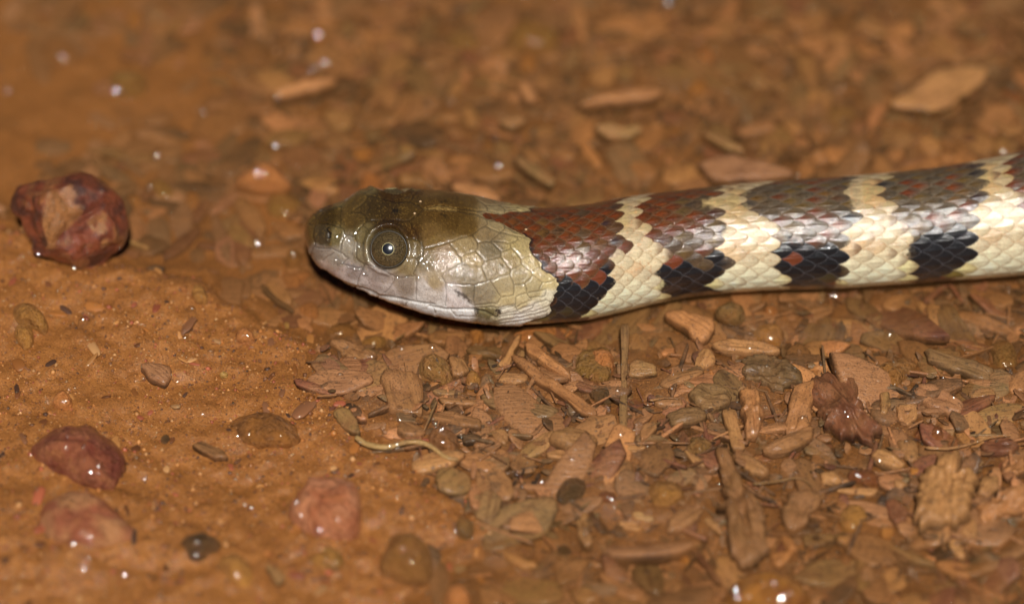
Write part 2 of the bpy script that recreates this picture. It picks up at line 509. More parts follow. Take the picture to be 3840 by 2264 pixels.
# --- head plates: seams measured on the near side, mirrored to the far side
SEAMS = {'K': '''80,500 165,520 150,640 165,740 130,780 115,840|210,440 200,510 290,515 430,550|435,395 445,480 440,550|435,395 540,385 665,385
640,240 660,290 665,385 710,420 740,480 735,500|740,495 860,475 1000,475 1150,490 1200,480|735,500 660,570 605,640|700,530 760,590 790,640
1200,480 1260,570 1300,650 1305,690|1305,690 1240,685 1180,690|485,635 600,645|605,645 630,710 625,880 640,900|440,550 480,590 485,640 455,710 440,820
150,755 240,770 350,775 440,815|370,820 290,870 250,900|130,790 125,850|440,820 530,880 460,940 550,960 690,990|640,900 715,950 690,1010 640,1100 630,1180
720,945 790,945 880,985 980,1020|980,1020 1045,1080 1040,1110 990,1210 940,1260|1045,1085 1170,1090 1275,1070|1275,1070 1285,1150 1285,1330
1170,890 1280,890 1300,930 1255,1060 1275,1075|1305,690 1340,740 1365,790 1350,860 1280,890|1365,790 1430,775 1500,752|205,430 320,402 435,395
610,1185 590,1215|870,1290 850,1320|1190,1360 1160,1400|1370,345 1290,415 1200,480''',
'L': '''0,190 25,215|30,220 200,230 350,240 490,265 610,310|605,310 610,360 540,400 470,450 260,520 150,550 30,580 5,520
260,525 310,590 370,660 375,720 260,770 185,830|370,640 500,600 520,570 520,520 470,455|500,600 560,660 585,690 560,740 375,725
520,525 640,515 720,440 600,380|640,515 740,610 740,640 690,665 585,690|560,745 610,870 640,870|185,830 225,885 490,910 620,870|225,885 235,960 230,1090
640,865 820,810 830,770 740,660|720,440 770,400 770,350 610,315|725,430 890,470 890,500 835,530 650,515|835,530 830,575 745,605|830,575 930,670 925,725 830,770
770,380 880,440 960,430|890,470 1020,500|835,535 900,500|880,620 930,670 1000,640|930,725 1020,790 1030,820 960,900 860,910 820,810|1035,780 1100,750 1090,720
1030,820 1120,890 1180,880 1250,850|860,910 850,1000 740,1020 640,870|490,910 490,1000 485,1080|485,1090 700,1070 740,1020|960,900 980,980 870,1010
980,980 1080,960 1120,890|1080,960 1150,950|870,1020 870,1080 720,1110|980,985 1020,1040 870,1110|1020,1020 1140,1010 1150,960
720,1130 870,1090 890,1140 710,1180|890,1130 1040,1090 1030,1120 860,1180|1040,1080 1150,1040 1210,1070|690,1200 870,1170 1030,1150 1200,1090
670,1240 860,1210 1010,1180 1170,1140|620,1260 830,1240 1000,1220 1170,1180|120,1120 130,1160|270,1130 330,1190|490,1110 510,1190 350,1190|480,1110 620,1105 720,1110'''}
MOUTH = {'K': '250,1010 430,1120 620,1190 780,1240 880,1290 1060,1315 1280,1360 1484,1392', 'L': '80,1097 240,1125 490,1125 600,1150 700,1205'}
FRONTAL = px('K', parse('640,245 780,235 900,215 1020,205 1180,235 1300,295 1370,345'))
def seg_list(d):
    out = []
    for reg, s in d.items():
        for line in s.replace('\n', '|').split('|'):
            if line.strip():
                q = px(reg, parse(line))
                out += [(*q[k], *q[k + 1]) for k in range(len(q) - 1)]
    return out
COLLAR = px('L', parse('560,240 610,300 770,350 880,420 1010,490 1000,560 1090,690 1130,770 1240,850 1262,960 1210,1080 1170,1180 960,1262 930,1400'))
collar_x = np.interp(Q[..., 1], COLLAR[:, 1], COLLAR[:, 0])
jag = 8 * vnoise(np.stack([Q[..., 1] / 22, 0 * Q[..., 1]], -1), 3) + 5 * vnoise(np.stack([Q[..., 1] / 7, Q[..., 0] / 40], -1), 4)
is_head = (Q[..., 0] < collar_x + jag)
hm = Q[:, :, 0] < 2150
dseam = np.full(Q.shape[:2], 99.0)
dseam[hm] = seg_dist(Q[hm] + 2.0 * np.stack([vnoise(Q[hm] / 14, 8), vnoise(Q[hm] / 14, 12)], -1), seg_list(SEAMS))
dmouth = np.full(Q.shape[:2], 99.0); dmouth[hm] = seg_dist(Q[hm], seg_list(MOUTH))

# --- body scales: diamond rows
Ls = np.interp(colx, [1900, 2150, 2500, 3000, 4000, 6500], [0.135, 0.16, 0.205, 0.226, 0.23, 0.23])
arc = np.concatenate([[0], np.cumsum(np.linalg.norm(np.diff(cen, axis=0), axis=1))])
acoord = np.concatenate([[0], np.cumsum(np.diff(arc) / (0.5 * (Ls[1:] + Ls[:-1])))])
DTH = math.radians(11.2)
A = np.broadcast_to(acoord[:, None], TH.shape); ROWA = np.radians([0, 40, 80, 140, 180]); ROWB = np.array([0, 5.4, 10.1, 16.0, 20.0])
B = np.sign(TH) * np.interp(np.abs(TH), ROWA, ROWB)
A0, B0 = A, B
A = A + 0.06 * vnoise(np.stack([A0, B0 * .6], -1) * 0.9, 61); B = B + 0.07 * vnoise(np.stack([A0, B0 * .6], -1) * 0.9, 62)
row0 = np.round(B)
hbest = np.full(A.shape, -9.0); bi = np.zeros(A.shape); bj = np.zeros(A.shape); r2b = np.ones(A.shape); bda = np.zeros(A.shape); bdb = np.zeros(A.shape)
for dj in (-1, 0, 1):                                   # overlapping rounded scales, free edge towards the tail
    j = row0 + dj
    o = 0.5 * (np.mod(j, 2))
    for di in (-1, 0, 1):
        i = np.round(A - o) + di
        da, db = A - (i + o), B - j
        r2 = np.abs(da / 0.66) ** 1.7 + np.abs(db / 1.04) ** 1.6
        h_ = 0.020 * da + 0.011 * (1 - r2) - np.where(r2 > 1, 5.0 + r2, 0)
        better = h_ > hbest
        bi = np.where(better, i, bi); bj = np.where(better, j, bj); r2b = np.where(better, r2, r2b)
        bda = np.where(better, da, bda); bdb = np.where(better, db, bdb)
        hbest = np.where(better, h_, hbest)
r2b = np.clip(r2b, 0, 1)
edge = 1 - r2b                                          # 0 at a scale's border
# centre of each scale in the photograph
cidx = bi + 0.5 * np.mod(bj, 2)
fi = np.interp(cidx, acoord, np.arange(len(colx)))
i0 = np.clip(fi.astype(int), 0, len(colx) - 2); fr_ = (fi - i0)[..., None]
rowang = np.interp(np.abs(bj), ROWB, ROWA)
aa = np.minimum(rowang, math.radians(134))
def cring(k):
    return ring(cen[k, 0], cen[k, 1], cen[k, 2], ww[k], hh[k], nexp[k], aa)
SC = project(cring(i0) * (1 - fr_) + cring(i0 + 1) * fr_)
h1 = _hash(bi.astype(np.int64), np.abs(bj).astype(np.int64), np.zeros_like(bi, dtype=np.int64), 5)
h2 = _hash(bi.astype(np.int64), np.abs(bj).astype(np.int64), np.ones_like(bi, dtype=np.int64), 9)
h3 = _hash(bi.astype(np.int64), bj.astype(np.int64), np.ones_like(bi, dtype=np.int64) * 3, 19)

LIGHT = [px('M', parse('430,380 580,310 700,295 760,340 770,420 760,520 860,590 920,660 920,780 910,880 940,940 920,1000 970,1080 960,1110 760,1300 340,1400 150,1300 240,1180 330,1080 410,1000 455,890 440,790 480,690 590,640 600,580 510,500 500,430')),
         px('T', parse('540,355 620,300 720,280 840,325 850,385 915,410 940,470 1020,510 1060,580 1085,650 1075,780 1140,840 1115,960 900,1000 700,1000 720,915 685,870 740,790 775,730 700,670 770,600 800,550 750,480 660,420 590,390')),
         px('T', parse('1370,220 1500,200 1700,190 1680,290 1650,340 1730,380 1750,440 1780,500 1830,560 1840,620 1820,690 1810,740 1870,790 1860,830 1800,960 1370,980 1440,850 1460,760 1480,680 1440,610 1450,580 1530,540 1530,470 1490,400 1480,320 1430,280')),
         px('T', parse('2260,120 2420,60 2470,130 2440,190 2410,250 2460,300 2470,420 2500,480 2560,560 2600,650 2620,700 2600,900 2120,940 2140,770 2200,740 2190,690 2220,610 2180,540 2220,480 2270,400 2235,310 2280,230'))]
BLACK = [np.array([(2085, 1050), (2120, 1045), (2125, 1080), (2170, 1062), (2200, 1075), (2240, 1035), (2250, 995), (2275, 1000), (2285, 1045), (2265, 1090), (2225, 1120), (2190, 1165), (2165, 1260), (2000, 1280), (2030, 1180), (2060, 1130), (2070, 1090)], float),
         px('M', parse('910,830 930,730 1010,730 1100,780 1180,790 1300,790 1330,710 1390,680 1470,720 1450,800 1400,860 1350,960 1400,1030 1380,1200 1200,1200 1000,1200 960,1060 930,1010 910,880')),
         px('T', parse('1090,600 1150,610 1250,630 1440,620 1470,680 1460,740 1430,790 1440,830 1360,1000 1110,1000 1140,840 1080,780 1085,680')),
         px('T', parse('1830,620 1870,580 1970,545 2020,580 2080,540 2170,560 2220,620 2190,690 2200,740 2130,780 2120,960 1850,960 1880,800 1810,740 1830,690'))]
for k in range(4):                                       # the pattern simply goes on out of the frame
    off = np.array([520.0 * (k + 1), -70.0 * (k + 1) - 12 * k * k])
    LIGHT.append(LIGHT[3] + off); BLACK.append(BLACK[3] + off)
SCj = SC + np.where(SC[..., 1:] > 1000, 12, 30) * np.stack([h1 - .5, h2 - .5], -1)
# on the scale: mostly decided by its centre, a little by the point itself
SP = SCj * 0.84 + Q * 0.16 + 2 * np.stack([vnoise(Q / 9, 55), vnoise(Q / 9, 56)], -1)
bm = Q[:, :, 0] > 1960
def soft_in(polys, w):
    r = np.zeros(A.shape)
    dist_ = np.full(A.shape, 999.0)
    for poly in polys:
        lo_, hi_ = poly.min(0) - 70, poly.max(0) + 70
        k_ = bm & (SP[..., 0] > lo_[0]) & (SP[..., 0] < hi_[0])
        n = len(poly)
        q_ = SP[k_]
        d_ = seg_dist(q_, [(*poly[k], *poly[(k + 1) % n]) for k in range(n)])
        sd_ = np.where(inside(q_, poly), d_, -d_)
        r[k_] = np.maximum(r[k_], smooth(-w, w, sd_)); dist_[k_] = np.minimum(dist_[k_], d_)
    return r, dist_
litef, dl = soft_in(LIGHT, 3.0)
blkf, _d = soft_in(BLACK, 3.0)
lite = litef > .5; blk = blkf > .5
ang = np.abs(TH)
low = smooth(math.radians(62), math.radians(92), rowang)
def mixc(a, b, f):
    return a * (1 - f[..., None]) + b * f[..., None]
one = np.ones(A.shape + (3,))
c_light = mixc(one * lin((216, 197, 160)), one * lin((246, 236, 200)), low)
c_light = mixc(one * lin((184, 158, 108)), c_light, smooth(math.radians(8), math.radians(50), rowang))
c_light = mixc(c_light, one * lin((222, 166, 112)), 0.35 * smooth(.7, .95, h1) * (1 - low))
c_light = mixc(c_light, one * lin((232, 206, 96)), 0.5 * (1 - smooth(14, 32, dl)) * smooth(math.radians(75), math.radians(95), rowang))
c_light *= (0.92 + 0.13 * h2)[..., None]
red_, gry_, olv_ = lin((114, 48, 16)), lin((86, 68, 48)), lin((100, 76, 38))
wr = 0.85 * smooth(.36, .66, h1 + 0.55 * (1 - smooth(2250, 2850, SC[..., 0])) - 0.21)
c_brown = mixc(mixc(one * gry_, one * olv_, smooth(.35, .75, h2)), one * red_, wr)
c_brown = mixc(c_brown, one * lin((34, 33, 38)), 0.85 * (smooth(.72, .8, h3) * (1 - smooth(20, 52, dl))))
c_brown *= (0.85 + 0.25 * h2)[..., None]
c_black = one * lin((20, 20, 24)) * (0.8 + 0.5 * h2)[..., None]
c_black = mixc(c_black, one * lin((120, 58, 30)), smooth(.965, .975, h1) * 0.9)
c_black = mixc(c_black, one * lin((150, 130, 60)), smooth(.75, .9, h3) * smooth(math.radians(96), math.radians(108), rowang) * 0.7)
spot = np.exp(-(r2b / 0.42) ** 1.5)                      # rust centres in grey-brown scales
c_brown = mixc(mixc(one * lin((94, 62, 34)), one * lin((104, 92, 76)), smooth(2350, 2950, SC[..., 0])) * (0.72 + .45 * h3)[..., None], c_brown, 0.25 + 0.75 * spot)
c_black = mixc(c_black, one * lin((96, 96, 102)), 0.6 * smooth(.80, 1.0, r2b))
c_light = mixc(c_light, one * lin((178, 142, 100)), 0.6 * smooth(.66, 1.0, r2b))
mott = vnoise(Q / 34, 58)
c_light = mixc(c_light, one * lin((190, 168, 140)), 0.4 * smooth(.1, .7, mott) * (1 - low))
fl2 = smooth(.45, .8, vnoise(np.stack([Q[..., 0] / 8, Q[..., 1] / 6], -1), 74))
c_light = mixc(c_light, one * lin((206, 150, 104)), 0.45 * fl2 * (1 - low))
tip = smooth(.15, .5, bda) * smooth(.86, .90, h3)
c_light = mixc(c_light, one * lin((120, 84, 56)), 0.7 * tip * (1 - 0.5 * low))
c_brown = mixc(c_brown, one * lin((128, 108, 86)), 0.45 * smooth(.78, 1.0, r2b))
cb_ = mixc(mixc(c_brown, c_black, blkf), c_light, litef)
cb_ *= (1 - 0.16 * smooth(0.1, .6, bda))[..., None]
cd_ = Q[..., 0] - (collar_x + jag)
cb_ = mixc(cb_, one * lin((26, 23, 24)), 0.85 * smooth(-2, 2, cd_) * (1 - smooth(6, 26, cd_ + 10 * vnoise(Q / 12, 59))) * (bm))
# belly
bel = smooth(math.radians(112), math.radians(118), ang)
cb_ = mixc(cb_, np.where(blk[..., None], lin((34, 32, 34)), lin((232, 216, 170))) * one, bel)
streak = vnoise(np.stack([Q[..., 0] / 30, Q[..., 1] / 3.5], -1), 71)
fleck = smooth(.35, .75, vnoise(np.stack([Q[..., 0] / 7, Q[..., 1] / 4], -1), 73))
cb_ *= (1 + 0.14 * streak + 0.17 * vnoise(Q / 3.2, 72) - 0.35 * fleck * (1 - litef) * (1 - blkf))[..., None]

# --- head colours: measured swatches, blended over the surface
SW = '''K120,600=122,96,50 K300,450=88,68,28 K270,640=78,64,40 K540,320=112,90,50 K570,480=118,94,50 K850,350=86,68,38 K1000,380=86,66,36 K1200,400=104,80,40 K750,160=96,74,42
K1000,540=80,56,26 K1250,640=92,64,28 K400,650=128,114,72 K540,740=150,140,118 K680,650=126,112,72 K690,850=132,120,88 K200,820=140,128,108 K370,900=152,142,126 K290,960=192,172,156
K560,1030=160,148,140 K470,1080=205,186,176 K850,1060=160,148,138 K800,1190=198,180,170 K1150,1180=150,136,118 K1000,1262=202,186,174 K1250,740=126,108,70 K1180,980=140,122,82
K1400,900=136,120,86 K1430,640=130,100,54 K1400,1200=206,194,182 K1000,1345=226,221,212 K750,1275=226,221,212 K560,1225=220,212,204 K1300,1420=228,223,214 K400,1130=120,80,60 K250,1040=112,76,56
L150,150=110,82,38 L300,330=114,86,40 L100,500=136,110,60 L400,400=124,96,48 L150,212=118,88,42 L200,650=150,126,92 L400,540=152,130,84 L600,450=142,120,80 L630,580=134,120,88
L470,680=166,144,100 L400,800=146,132,102 L690,760=150,132,94 L580,1000=146,132,100 L830,690=162,142,98 L780,920=167,150,112 L930,830=166,150,112 L1040,920=176,160,118 L690,360=152,132,88
L880,590=172,152,102 L1080,800=196,176,128 L1020,700=190,170,122 L1180,1000=226,210,154 L1180,880=202,182,126 L940,1060=206,187,134 L800,1040=196,177,128 L800,1140=226,212,168
L1000,1140=226,210,174 L900,1230=230,219,202 L450,960=138,125,95 L350,1085=216,202,196 L290,1010=212,198,190 L100,1000=207,193,178 L100,900=162,142,104 L400,1155=231,226,221 L100,1150=233,229,221
L620,1150=176,164,128 L250,1190=228,223,215 L680,200=142,122,82 L560,1225=150,138,112'''
sp, sc_ = [], []
for q in SW.split():
    a, b = q.split('='); reg = a[0]
    sp.append(px(reg, [tuple(float(v) for v in a[1:].split(','))])[0]); sc_.append(lin([float(v) for v in b.split(',')]))
sp, sc_ = np.array(sp), np.array(sc_)
hq = Q[hm]
qw = hq + 5 * np.stack([vnoise(hq / 18, 81), vnoise(hq / 18, 82)], -1)
d2 = ((qw[:, None, :] - sp[None]) ** 2).sum(-1)
w_ = 1.0 / (d2 + 160.0) ** 2.6
hc = (w_ @ sc_) / w_.sum(-1, keepdims=True) * np.array([0.94, 0.92, 0.94])
lum = hc.mean(1, keepdims=True); wk = smooth(.09, .2, lum); hc = hc * (0.52 + 0.50 * wk + 0.30 * smooth(.4, .7, lum)) * (np.array([1.03, .96, .82]) * (1 - wk) + (np.array([.99, 1.0, 1.16]) * (1 - smooth(.18, .27, lum)) + np.array([1.0, 1.0, 1.02]) * smooth(.18, .27, lum)) * wk)
lw = smooth(.34, .6, lum) * .6; hc = hc * (1 - lw) + hc.mean(1, keepdims=True) * np.array([1.03, 1.0, .95]) * lw
def blot(pts, c, r, f, jagk=1.0):
    global hc
    n = len(pts)
    segs = [(*pts[k], *pts[(k + 1) % n]) for k in range(n)]
    jq = hq + jagk * 6 * np.stack([vnoise(hq / 5, 91), vnoise(hq / 5, 92)], -1)
    d = seg_dist(jq, segs); d = np.where(inside(jq, pts), d, -d)
    k = (smooth(-r, r, d) * f)[:, None]
    hc = hc * (1 - k) + lin(c) * k
blot(px('K', parse('1000,270 1060,280 1130,300 1110,340 1120,370 1080,400 1000,390 1040,330')), (30, 24, 18), 5, .85)
blot(px('L', parse('290,945 340,960 430,1000 470,1070 420,1040 350,1000')), (70, 62, 56), 4, .8)
blot(px('L', parse('690,1130 730,1120 745,1160 700,1180')), (36, 34, 38), 3, .95)
blot(px('L', parse('510,1130 600,1110 690,1120 690,1190 600,1210 520,1180')), (96, 88, 48), 5, .75)
blot(px('L', parse('500,1115 530,1120 540,1150 505,1160')), (40, 38, 36), 3, .9)
blot(px('L', parse('230,950 480,1112 245,1118')), (222, 210, 206), 3, .95, .5)
blot(px('K', parse('150,530 300,525 335,600 330,720 250,740 160,700')), (66, 54, 36), 5, .7)
blot(px('K', parse('300,560 335,560 345,640 325,720 312,640')), (20, 14, 12), 3, .95)
blot(px('L', parse('0,200 30,200 200,208 330,222 330,236 200,230 30,222')), (160, 128, 72), 5, .7)
blot(px('L', parse('170,260 240,280 230,300 180,280')), (50, 36, 16), 3, .8)
blot(px('L', parse('120,150 190,150 170,180 140,175')), (60, 42, 18), 3, .8)
blot(px('L', parse('640,550 740,600 730,650 650,600')), (104, 90, 62), 5, .45)
blot(px('L', parse('700,700 820,760 780,790 720,740')), (98, 82, 50), 5, .6)
blot(px('K', parse('1060,1370 1190,1380 1180,1400 1080,1400')), (70, 62, 50), 4, .7)
dk = smooth(.5, .8, vnoise(hq / 4.2, 98))[:, None] * 0.45
hc = hc * (1 - dk) + hc * .35 * dk
spk = vnoise(hq / 2.6, 95); hc *= (1 + 0.16 * spk + 0.10 * vnoise(hq / 9, 96))[:, None]
gd = smooth(.45, .8, vnoise(hq / 3.4, 97))[:, None] * 0.35
hc = hc * (1 - gd) + lin((168, 130, 62)) * gd * 0.8 + hc * gd * 0.2
ds_ = dseam[hm]; dmo = dmouth[hm]
sk = (1 - smooth(0.6, 3.0, ds_))[:, None] * 0.56
hc = hc * (1 - sk) + hc * 0.22 * sk
sk = (1 - smooth(1.0, 5.0, dmo))[:, None] * 0.75
hc = hc * (1 - sk) + hc * 0.22 * sk
mouth_y = np.interp(hq[:, 0], *np.concatenate([px('K', parse(MOUTH['K'])), px('L', parse(MOUTH['L']))]).T)
headc = np.zeros(Q.shape[:2] + (3,)); headc[hm] = hc
# underside of the jaw
colr = np.where(is_head[..., None] & hm[..., None], headc, cb_)

# --- relief
disp = np.zeros(A.shape)
lsc = np.broadcast_to(Ls[:, None], A.shape)
bod = (np.clip(hbest, -0.012, 0.03) + 0.005 * np.exp(-(bdb / 0.16) ** 2) * (1 - r2b)) * (lsc / 0.24) * 0.66
bod += 0.0012 * streak
bod *= 1 - 0.8 * bel
hdp = 0.0048 * smooth(0.5, 6.0, dseam) + 0.0014 * np.exp(-((dseam - 8) / 4.5) ** 2) - 0.016 * np.exp(-(dmouth / 5.0) ** 2)
hdp += 0.0016 * vnoise(Q / 2.6, 101) + 0.003 * vnoise(Q / 16, 102) + 0.006 * vnoise(Q / 24, 103) * (1 - smooth(1420, 1620, Q[..., 0]))
disp = np.where(is_head & hm, hdp + 0.012 * smooth(0, 16, collar_x - Q[..., 0]), bod)
EYE = px('S', [(858, 662)])[0]; ER = 147 / 2.0975
rq = np.linalg.norm(Q - EYE, axis=-1) / ER
aq = np.arctan2(Q[..., 1] - EYE[1], Q[..., 0] - EYE[0])
up_ = np.clip(-np.sin(aq), 0, 1)
nearface = (np.abs(TH) < math.radians(136))
disp = np.where(nearface, disp + (0.028 + 0.038 * up_) * np.where(TH < 0, 0.35, 1.0) * np.exp(-((rq - 1.16) / 0.17) ** 2) - 0.05 * np.exp(-((rq - 0.99) / 0.045) ** 2), disp)
disp = np.where(rq < 0.97, -0.10, disp)
NOSE = px('K', [(322, 640)])[0]
rn = np.sqrt(((Q[..., 0] - NOSE[0]) / 5) ** 2 + ((Q[..., 1] - NOSE[1]) / 13) ** 2)
disp = disp - 0.012 * np.exp(-rn ** 2)
# canthus ridge and cheek swelling
ridge = seg_dist(Q, [(*a, *b) for a, b in zip(px('K', parse('330,500 440,560 600,630 700,530'))[:-1], px('K', parse('330,500 440,560 600,630 700,530'))[1:])])
disp += 0.012 * np.exp(-(ridge / 22) ** 2)
PF = P0 + Nrm * disp[..., None]
V = PF.reshape(-1, 3)
F = grid_faces(len(colx), NR, wrap=True)
tipc = P0[0].mean(0) - np.array([0.012, 0, 0]); endc = P0[-1].mean(0)
n0 = len(V)
V = np.concatenate([V, [tipc, endc]])
j = np.arange(NR)
F1 = np.stack([j, np.full(NR, n0), (j + 1) % NR], -1)
b0 = (len(colx) - 1) * NR
F2 = np.stack([b0 + j, b0 + (j + 1) % NR, np.full(NR, n0 + 1)], -1)
colv = np.clip(np.concatenate([colr.reshape(-1, 3), colr[0, :1], colr[-1, :1]]), 0.004, 0.85)

t = NT('snake_skin')
a = t.n('ShaderNodeAttribute', attribute_name='pigment')
tc = t.n('ShaderNodeTexCoord'); v = tc.outputs['Object']
f1 = t.noise(v, 120.0, 3, 0.6)
f2 = t.noise(t.mapped(v, (20, 130, 130)), 1.0, 3, 0.6)
nm = t.bump(t.math('ADD', f1, f2), 0.35, 0.006)
cnm = t.bump(t.math('ADD', t.noise(t.mapped(v, (14, 120, 120)), 1.0, 3, 0.6), t.noise(v, 70.0, 3, 0.6)), 0.42, 0.007)
hs = t.n('ShaderNodeHueSaturation'); t.l(a.outputs['Color'], hs.inputs['Color'])
hs.inputs['Saturation'].default_value = 1.0
p = t.bsdf(hs.outputs[0], 0.34, nm, coat=1.0, coat_rough=0.07, spec=0.45, coat_normal=cnm, coat_ior=1.55)
skin_mat = t.done(p)
snake = mesh_obj('snake', V, [F, F1, F2], skin_mat, colour=colv)
tag(snake, 'banded brown, black and cream snake with olive head resting on wet litter', 'snake')

# --- eyes
def uv_sphere(r, n=48, m=24):
    a_ = np.linspace(0, math.pi, m + 1)[1:-1]; b_ = np.linspace(0, 2 * math.pi, n, endpoint=False)
    V_ = [[0, 0, r]] + [[r * math.sin(x) * math.cos(y), r * math.sin(x) * math.sin(y), r * math.cos(x)] for x in a_ for y in b_] + [[0, 0, -r]]
    k = len(a_)
    Fq = (grid_faces(k, n, True) + 1)[:, ::-1]
    j_ = np.arange(n)
    Ft = np.concatenate([np.stack([np.zeros(n, int), 1 + j_, 1 + (j_ + 1) % n], -1), np.stack([np.full(n, 1 + k * n), 1 + (k - 1) * n + (j_ + 1) % n, 1 + (k - 1) * n + j_], -1)])
    return np.array(V_), [Fq, Ft]
t = NT('eye_iris')
tc = t.n('ShaderNodeTexCoord'); v = tc.outputs['Object']
rad = t.n('ShaderNodeTexNoise'); t.l(v, rad.inputs['Vector']); rad.inputs['Scale'].default_value = 75; rad.inputs['Detail'].default_value = 4
c = t.mix(t.ramp(rad.outputs['Fac'], [(0.34, 0.0), (0.70, 1.0)]), lin((44, 35, 21)), lin((104, 86, 56)))
iris_mat = t.done(t.bsdf(c, 0.35, coat=1.0, coat_rough=0.03, spec=0.3))
t = NT('eye_pupil'); pupil_mat = t.done(t.bsdf((0.012, 0.014, 0.02), 0.16, coat=1.0, coat_rough=0.12, spec=0.9))
t = NT('eye_gold_ring'); ring_mat = t.done(t.bsdf(lin((190, 178, 124)), 0.4, coat=0.5, coat_rough=0.1))
t = NT('eyelid_rim'); rim_mat = t.done(t.bsdf(lin((44, 35, 20)), 0.55, coat=0.15, coat_rough=0.2))
ii, jj = np.unravel_index(np.argmin(np.where(np.abs(TH) < 2.4, np.linalg.norm(project(P0) - EYE, axis=-1), 1e9)), TH.shape)
if TH[ii, jj] < 0: jj = np.argmin(np.abs(th + TH[ii, jj]))
eye_surf = P0[ii, jj]
R_E = 0.212
vis = ER / FPX * 39.0
def build_eye(side):
    sp_ = eye_surf.copy(); tocam = CAM - sp_; tocam /= np.linalg.norm(tocam)
    nn = 0.75 * tocam + 0.25 * Nrm[ii, jj]; nn /= np.linalg.norm(nn)
    ctr = sp_ + nn * (0.022 - math.sqrt(max(R_E ** 2 - vis ** 2, 1e-4)))
    axis = nn.copy()
    if side < 0:
        ctr = ctr - nn * 0.10
        ctr[1] = 2 * cen[ii, 1] - ctr[1]; axis[1] = -axis[1]
    Vs, Fs = uv_sphere(R_E)
    z_ = axis / np.linalg.norm(axis); x_ = np.cross([0, 0, 1.0], z_); x_ /= np.linalg.norm(x_); y_ = np.cross(z_, x_)
    M_ = np.stack([x_, y_, z_], 0)
    eye = mesh_obj('eye', Vs @ M_ + ctr, Fs, iris_mat, snake)
    # pupil cap, slightly proud of the iris, and a thin gold ring round it
    cap_r = 0.056
    a_ = np.linspace(0, 1, 7) * math.asin(cap_r / R_E); b_ = np.linspace(0, 2 * math.pi, 32, endpoint=False)
    rp = R_E + 0.0015
    cap = np.array([[rp * math.sin(q) * math.cos(w), rp * math.sin(q) * math.sin(w), rp * math.cos(q)] for q in a_ for w in b_])
    mesh_obj('pupil', cap @ M_ + ctr, grid_faces(len(a_), 32, True), pupil_mat, eye)
    def torus(q0, r_t, nm_, mt, rr):
        b2 = np.linspace(0, 2 * math.pi, 56, endpoint=False); c2 = np.linspace(0, 2 * math.pi, 8, endpoint=False)
        R1, Z1 = rr * math.sin(q0), rr * math.cos(q0)
        tv = np.array([[(R1 + r_t * math.cos(w)) * math.cos(q), (R1 + r_t * math.cos(w)) * math.sin(q), Z1 + r_t * math.sin(w)] for q in b2 for w in c2])
        f_ = grid_faces(56, 8, True)
        last = np.stack([np.array([55 * 8 + k, 55 * 8 + (k + 1) % 8, (k + 1) % 8, k]) for k in range(8)])
        mesh_obj(nm_, tv @ M_ + ctr, np.concatenate([f_, last]), mt, eye)
    torus(math.asin(cap_r / R_E), 0.0034, 'iris_ring', ring_mat, R_E - 0.001)
    torus(math.asin(min(0.98, vis * 0.97 / R_E)), 0.009, 'eye_rim', rim_mat, R_E)
    return eye
build_eye(1); build_eye(-1)

